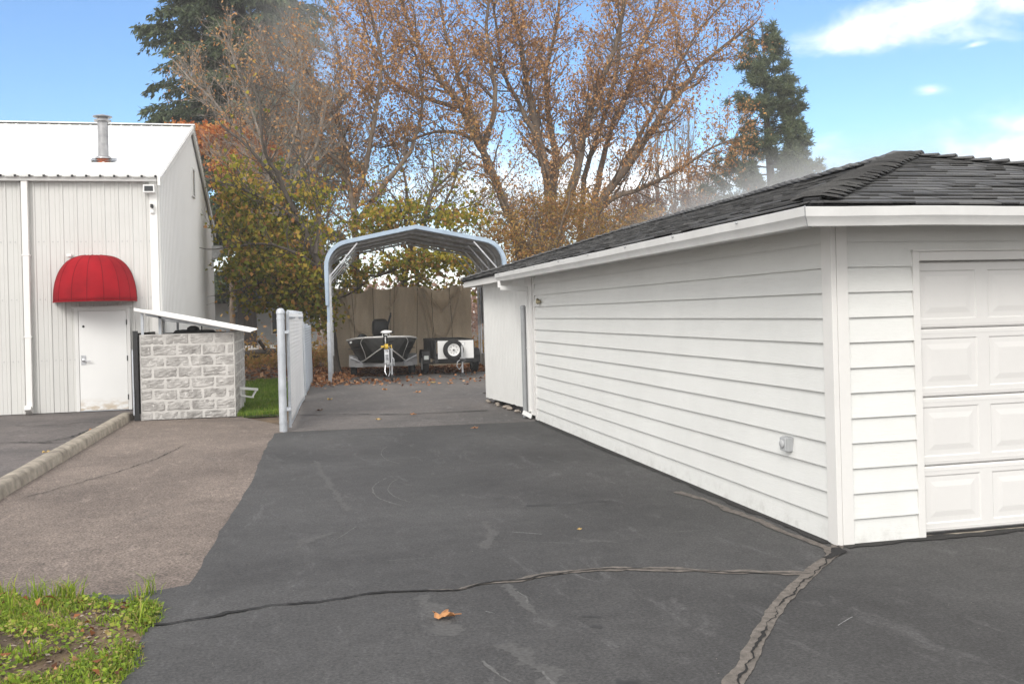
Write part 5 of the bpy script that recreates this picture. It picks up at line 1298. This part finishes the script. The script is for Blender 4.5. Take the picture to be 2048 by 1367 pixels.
# --- far woods: a distant belt nobody could count
P = []
for k in range(420):
    x = rng.uniform(-70, 90); y = rng.uniform(72, 95); h = rng.uniform(2.5, 5.2)*(1.0+.3*math.sin(x*.2)); m = 60
    c = rng.normal(size=(m,3))*np.array([1.6,1.2,h*.28]); P.append(c+np.array([x,y,h*.55]))
far = leaves_mesh('far_woods', np.concatenate(P), .55, m_lpink, None, .7); tag(far, 'distant hazy brown belt of woods along the horizon', 'woods', kind='stuff')
# undergrowth behind fence and tarp
P = []
for k in range(330):
    x = rng.uniform(-3.5, 15); y = rng.uniform(31.2, 37) if x > .8 else rng.uniform(33, 40); m = 40; h = rng.uniform(.4,1.9)
    if -2.4 < x < .3 and y < 37: h *= .45
    c = rng.normal(size=(m,3))*np.array([.35,.35,h*.3]); P.append(np.abs(c)*np.array([1,1,1])*np.array([1,1,1])+np.array([x,y,.1]))
A = np.concatenate(P); A[:,2] = np.abs(A[:,2])
ug = leaves_mesh('undergrowth', A, .15, m_lgold, None, .6); tag(ug, 'tangle of tan and golden undergrowth behind the fence and tarp', 'undergrowth', kind='stuff')

# --- lawn behind the enclosure, front grass patch
def grass(name, pts, h, wd, mat, label, lean=.5, cat='grass'):
    pts = np.asarray(pts); n = len(pts); a = rng.uniform(0, 2*np.pi, n); hh = h*rng.uniform(.45,1.3,n)
    ln = rng.uniform(.1,1,n)*lean*hh; d = np.stack([np.cos(a), np.sin(a), np.zeros(n)], 1); b = a+rng.normal(size=n)*.7+1.57
    x = np.stack([np.cos(b), np.sin(b), np.zeros(n)], 1)*(wd*rng.uniform(.6,1.4,n))[:,None]
    up = np.zeros((n,3)); up[:,2] = hh
    V = np.stack([pts-x*.5, pts+x*.5, pts+x*.42+up*.6+d*ln[:,None]*.35, pts-x*.42+up*.6+d*ln[:,None]*.35, pts+up*(1-.25*(ln/hh))[:,None]+d*ln[:,None], pts+up*(1-.25*(ln/hh))[:,None]+d*ln[:,None]+x*.08], 1).reshape(-1,3)
    bb = np.arange(n)[:,None]*6
    L_ = np.concatenate([bb+np.array([[0,1,2,3]]), bb+np.array([[3,2,5,4]])], 1).reshape(-1)
    o = fast_mesh(name, V, 4, L_, mat); return tag(o, label, cat, kind='stuff')
m_grass = leaf_mat('grass_blades', [(0,(.11,.17,.02)),(.45,(.23,.34,.035)),(.78,(.36,.45,.05)),(.9,(.42,.36,.12)),(1,(.34,.24,.11))], .4)
m_lawn = leaf_mat('lawn_blades', [(0,(.08,.15,.015)),(.6,(.17,.29,.03)),(.9,(.26,.34,.05)),(1,(.36,.28,.10))], .4)
n = 26000; x = rng.uniform(-1.05,.35,n); y = 17.3+rng.random(n)**1.5*10; keep = (x > -1.0) & (x < -.28+.03*(y-17)) | (y > 20.7) & (x < -.28+.03*(y-17))
x2 = rng.uniform(-2.4,-.9,5000); y2 = rng.uniform(20.7,27,5000)
pts = np.stack([np.concatenate([x[keep],x2]), np.concatenate([y[keep],y2]), np.full(keep.sum()+5000,-.04)], 1)
grass('lawn_grass', pts, .10, .010, m_lawn, 'green lawn grass between the block enclosure and the steel post')
lw = sheet('lawn_soil', jitter_poly([(-1.05,17.2),(-.3,17.2),(-.02,20),(.1,27),(-2.5,27),(-2.5,20.7),(-1.05,20.7)],.3,.05), -.028, M('lawn_soil',(.06,.065,.025),.95,0,.4,4,c2=(.10,.09,.04)))

# foreground patch: mound of soil, blades, mulch chips, clover
def mz(x, y):
    e = max(0.0, min(1.0, (-.80-x)/.12))*max(0.0, min(1.0, (6.42+.35*(-.8-x)-y-.30)/.15)); return -.012+.035*e+.012*e*mnoise.noise((x*3,y*3,1))
mb = MB(); mb.grid(lambda u, v: (-2.78+2.04*u, 2.5+4.1*v, mz(-2.78+2.04*u, 2.5+4.1*v)), 60, 80); gs = mb.build('patch_soil', m_soil, smooth=180); gs['kind'] = 'structure'
def edge_ok(x, y): return (x < -.80+.03*math.sin(y*9)) and (y < 6.0+.50*max(0,(-.85-x))+.05*math.sin(x*13))
PT = []; CH = []; CL = []; TUFT = []
while len(PT) < 34000:
    x, y = random.uniform(-2.76,-.76), random.uniform(3.2,6.9)
    if not edge_ok(x, y): continue
    v = mnoise.noise((x*2.4,y*2.0,4.2))+.6*mnoise.noise((x*6,y*5,1.2))
    bare = math.exp(-(((x+1.12)/.30)**2+((y-5.42)/.22)**2))+.6*math.exp(-(((x+1.5)/.35)**2+((y-5.0)/.12)**2))
    if v - bare*1.5 + random.uniform(-.2,.2) > -.26: PT.append((x, y, mz(x,y)-.004))
    elif len(CH) < 1500: CH.append((x, y))
grass('patch_grass', PT, .040, .0075, m_grass, 'bright green grass tufts in the front corner patch', 1.3)
tu = []
for k in range(24):
    x, y = random.uniform(-2.2,-.82), random.uniform(4.8,6.4)
    if k < 14: y = 5.93+.5*max(0,(-.85-x)); 
    for _ in range(24):
        xx, yy = x+random.gauss(0,.022), y+random.gauss(0,.022); tu.append((xx, yy, mz(xx,yy)-.004))
grass('patch_tufts', tu, .14, .007, m_grass, 'longer grass blades along the edge of the front corner patch', .8)
m_chip = leaf_mat('mulch_chips', [(0,(.05,.033,.025)),(.4,(.13,.085,.065)),(.8,(.25,.18,.15)),(1,(.48,.42,.37))], .05, .9)
A = np.array([(x, y, mz(x,y)+.006) for x, y in CH]); leaves_mesh('mulch_chips', A, .030, m_chip, None, .55, 0, .75, None, .1); tag(D.objects['mulch_chips'], 'grey and brown mulch chips in the bare spot of the grass patch', 'mulch', kind='stuff')
A = []
while len(A) < 6000:
    x, y = random.uniform(-2.8,-.80), random.uniform(3.6,6.6)
    if edge_ok(x, y) and mnoise.noise((x*3,y*3,8)) > -.05: A.append((x, y, mz(x,y)+random.uniform(.012,.05)))
leaves_mesh('clover', np.array(A), .024, m_grass, None, .9, 0, .7, None, .05); tag(D.objects['clover'], 'small broad clover leaves among the front grass', 'clover', kind='stuff')

# --- fallen leaves: litter as a mass, the lone ones each by itself
m_litter = leaf_mat('leaf_litter', [(0,(.10,.045,.025)),(.4,(.26,.10,.04)),(.75,(.42,.19,.08)),(1,(.52,.33,.20))], .15, .8)
A = []
while len(A) < 5200:
    x = random.uniform(-.2, 6.2); y = random.uniform(22.5, 31.5)
    d = 0
    if y > 26.6+.15*x and x > .5: d = .9
    d = max(d, 1.0*math.exp(-(((x-.75)/.55)**2+((y-25.4)/1.3)**2)), .40*math.exp(-(((x-1.8)/1.1)**2+((y-24.6)/.8)**2)), .05*math.exp(-((y-24)/2)**2))
    if x < .45 and y > 25: d = 1
    if random.random() < d: A.append((x, y, .008+random.random()*.03))
leaves_mesh('leaf_litter', np.array(A), .105, m_litter, None, .75, 0, .72, None, .2); tag(D.objects['leaf_litter'], 'orange brown leaf litter drifted under the trailers and around the carport leg', 'leaf litter', kind='stuff')
A = []
for k in range(6000):
    x = random.uniform(-6, 16); y = random.uniform(27.5, 44); A.append((x, y, -.03+random.random()*.05))
leaves_mesh('woodland_litter', np.array(A), .15, m_litter, None, .7, 0, .6, None, .2); tag(D.objects['woodland_litter'], 'brown leaf carpet on the ground under the trees', 'leaf litter', kind='stuff')
A = []
while len(A) < 260:
    x, y = random.uniform(-2.6,-.80), random.uniform(3.6,6.5)
    if edge_ok(x, y): A.append((x, y, mz(x,y)+random.uniform(.015,.045)))
leaves_mesh('patch_leaf_scraps', np.array(A), .050, m_litter, None, .65, 0, .6, None, .25); tag(D.objects['patch_leaf_scraps'], 'brown scraps of dead leaf caught in the front grass patch', 'leaf scraps', kind='stuff')
def fallen(x, y, s, lab, c, a):
    mb = MB(); out_ = []
    for k in range(20):
        t = 2*PI*k/20; r = s*(.62+.38*abs(math.cos(2.5*t))+.08*math.sin(7*t)); out_.append((x+r*math.cos(t+a), y+r*.8*math.sin(t+a), .010+s*.55*abs(math.sin(t*1.5+a))*random.uniform(.5,1.2)))
    mb.add([(x, y, .012)]+out_, [(0, 1+k, 1+(k+1) % 20) for k in range(20)])
    mb.tube([(x, y, .014),(x+s*1.0*math.cos(a), y+s*math.sin(a), .02),(x+s*1.6*math.cos(a+.2), y+s*1.6*math.sin(a+.2), .012)], .0022, 4)
    o = mb.build('fallen_leaf', c, None, smooth=60, solid=.001)
    return tag(o, lab, 'leaf', 'lone leaves on the asphalt')
m_l1 = M('orange_leaf', (.42,.16,.055), .7, 0, .3, 30, c2=(.55,.28,.11)); m_l2 = M('yellow_leaf', (.45,.30,.10), .7, 0, .25, 30); m_l3 = M('dark_leaf', (.10,.05,.03), .8, 0, .3, 30)
for i, (x, y, s, lab, c) in enumerate([(.77,5.24,.066,'large curled orange leaf lying alone on the foreground asphalt',m_l1),(2.10,7.01,.022,'small yellow leaf on the dark driveway in front of the long garage wall',m_l2),
    (2.56,13.71,.045,'orange leaf on the dark driveway just before the pale seam',m_l1),(-3.12,16.01,.06,'orange leaf on the asphalt beside the far end of the kerb',m_l1),(-3.22,13.56,.05,'pale tan leaf on the asphalt left of the kerb',m_l2),
    (1.92,16.02,.05,'orange leaf lying on the crack across the old pavement',m_l1),(1.30,15.5,.05,'small tan leaf on the strip of pavement between the seam and the crack',m_l2),(.42,17.5,.06,'dark curled leaf on pavement close to the slatted gate',m_l3),(.68,19.7,.06,'tan leaf on old pavement level with the far end of the gate',m_l2),
    (3.64,22.7,.08,'orange leaf nearest the storage panel on the old pavement',m_l1),(3.95,22.2,.06,'brown leaf next to the orange leaf near the storage panel',m_l3),(3.3,23.2,.07,'pale leaf in front of the utility trailer jack',m_l2),(2.6,20.6,.07,'red brown leaf alone in the middle of the old pavement',m_l1),(1.98,21.7,.07,'orange leaf on pavement in front of the boat trailer',m_l1)]):
    fallen(x, y, s, lab, c, i*1.3)

# --- neighbour's yard glimpsed past the enclosure
hs_ = empty('neighbour_house', (-3.2,52,0), 0, 'pale house glimpsed through leaves beyond the block enclosure', 'house')
mb = MB(); mb.box(-7,1.2,52,58,0,2.6); mb.build('wall', M('house_wall',(.50,.52,.53),.7,0,.1,3), hs_)
mb = MB(); mb.prism([(51.5,2.55),(55,3.9),(58.5,2.55)], lambda u, v, t: (t, u, v), -7.4, 1.6); mb.build('roof', M('house_roof',(.16,.15,.15),.8,0,.2,3), hs_)
for x in (-2.6, -.6):
    mb = MB(); mb.box(x-.5,x+.5,51.94,51.99,.9,2.1); wn = mb.build('window', m_lens, hs_)
    mb = MB(); mb.box(x-.58,x-.5,51.92,51.99,.85,2.15); mb.box(x+.5,x+.58,51.92,51.99,.85,2.15); mb.box(x-.5,x+.5,51.92,51.99,2.1,2.15); mb.box(x-.5,x+.5,51.92,51.99,.85,.9); mb.build('window_frame', m_white, wn)
pf = empty('picket_fence', (-1.2,40,0), 0, 'low white picket fence far behind the grass', 'fence')
mb = MB()
for k in range(30): mb.box(-2.6+k*.11,-2.6+k*.11+.07,39.98,40.0,.05,.62)
mb.box(-2.6,.72,40.002,40.03,.45,.52); mb.box(-2.6,.72,40.002,40.03,.15,.22); mb.build('pickets', m_white, pf)
lp = empty('log', (-.6,37.5,0), 0, 'dark fallen log lying beyond the grass behind the enclosure', 'log')
mb = MB(); mb.tube([(-1.9,37.5,.30),(-1.0,37.3,.36),(-.1,37.5,.30),(.6,37.6,.24)],[.20,.22,.20,.16],12); mb.build('log_body', m_bark3, lp, smooth=60)
mb = MB(); mb.tube([(-1.0,37.3,.4),(-1.3,37.0,.9)],.07,8); mb.build('branch', m_bark3, lp, smooth=60)
# ================================================================ AIR AND STEAM
def vol_box(name, x0, x1, y0, y1, z0, z1, label, cat):
    mb = MB(); mb.box(x0, x1, y0, y1, z0, z1)
    m = D.materials.new(name); m.use_nodes = True; nt = m.node_tree; nt.nodes.clear()
    o_ = N(nt, 'ShaderNodeOutputMaterial'); pv = N(nt, 'ShaderNodeVolumePrincipled'); nt.links.new(pv.outputs[0], o_.inputs['Volume'])
    inp(pv,'Color',(.96,.96,.96,1)); inp(pv,'Anisotropy',.0)
    o = mb.build(name, m); tag(o, label, cat, kind='stuff'); return o, nt, pv
hzo, nt, pv = vol_box('haze', -120, 140, -40, 110, -1.1, 40, 'thin pale damp air filling the yard', 'haze')
inp(pv, 'Density', .0014)
def steam(name, c, r, dens, label, nscale, thr, rise=0.0):
    """drifting steam: an ellipsoid fall-off broken up by noise"""
    o, nt, pv = vol_box(name, c[0]-r[0], c[0]+r[0], c[1]-r[1], c[1]+r[1], c[2]-r[2], c[2]+r[2], label, 'steam')
    tc = N(nt, 'ShaderNodeTexCoord'); mp = N(nt, 'ShaderNodeMapping', vector_type='TEXTURE')
    nt.links.new(tc.outputs['Object'], mp.inputs['Vector']); mp.inputs['Location'].default_value = c; mp.inputs['Scale'].default_value = r
    ln = N(nt, 'ShaderNodeVectorMath', operation='LENGTH'); nt.links.new(mp.outputs['Vector'], ln.inputs[0])
    fall = N(nt, 'ShaderNodeMapRange', interpolation_type='SMOOTHSTEP'); nt.links.new(ln.outputs['Value'], fall.inputs['Value']); inp(fall,'From Min',1.0); inp(fall,'From Max',.15)
    nz_ = noise_t(nt, coords(nt, (1, 1, .7)), nscale, 3, .6, .6)
    nn_ = N(nt, 'ShaderNodeMapRange', interpolation_type='SMOOTHSTEP'); nt.links.new(nz_, nn_.inputs['Value']); inp(nn_,'From Min',thr); inp(nn_,'From Max',thr+.3)
    a = N(nt, 'ShaderNodeMath', operation='MULTIPLY'); nt.links.new(fall.outputs[0], a.inputs[0]); nt.links.new(nn_.outputs[0], a.inputs[1])
    b = N(nt, 'ShaderNodeMath', operation='MULTIPLY'); nt.links.new(a.outputs[0], b.inputs[0]); b.inputs[1].default_value = dens
    nt.links.new(b.outputs[0], pv.inputs['Density'])
steam('steam', (8.4, 13.5, 2.5), (3.4, 7.0, 1.9), .62, 'white steam curling off the damp back slope of the garage roof', .8, .24)
steam('mist', (1.2, 44.0, 12.5), (4.0, 3.5, 9.0), .10, 'pale mist drifting in front of the right side of the tall fir', .35, .30)
sc.cycles.volume_step_rate = 1.0; sc.cycles.volume_max_steps = 128
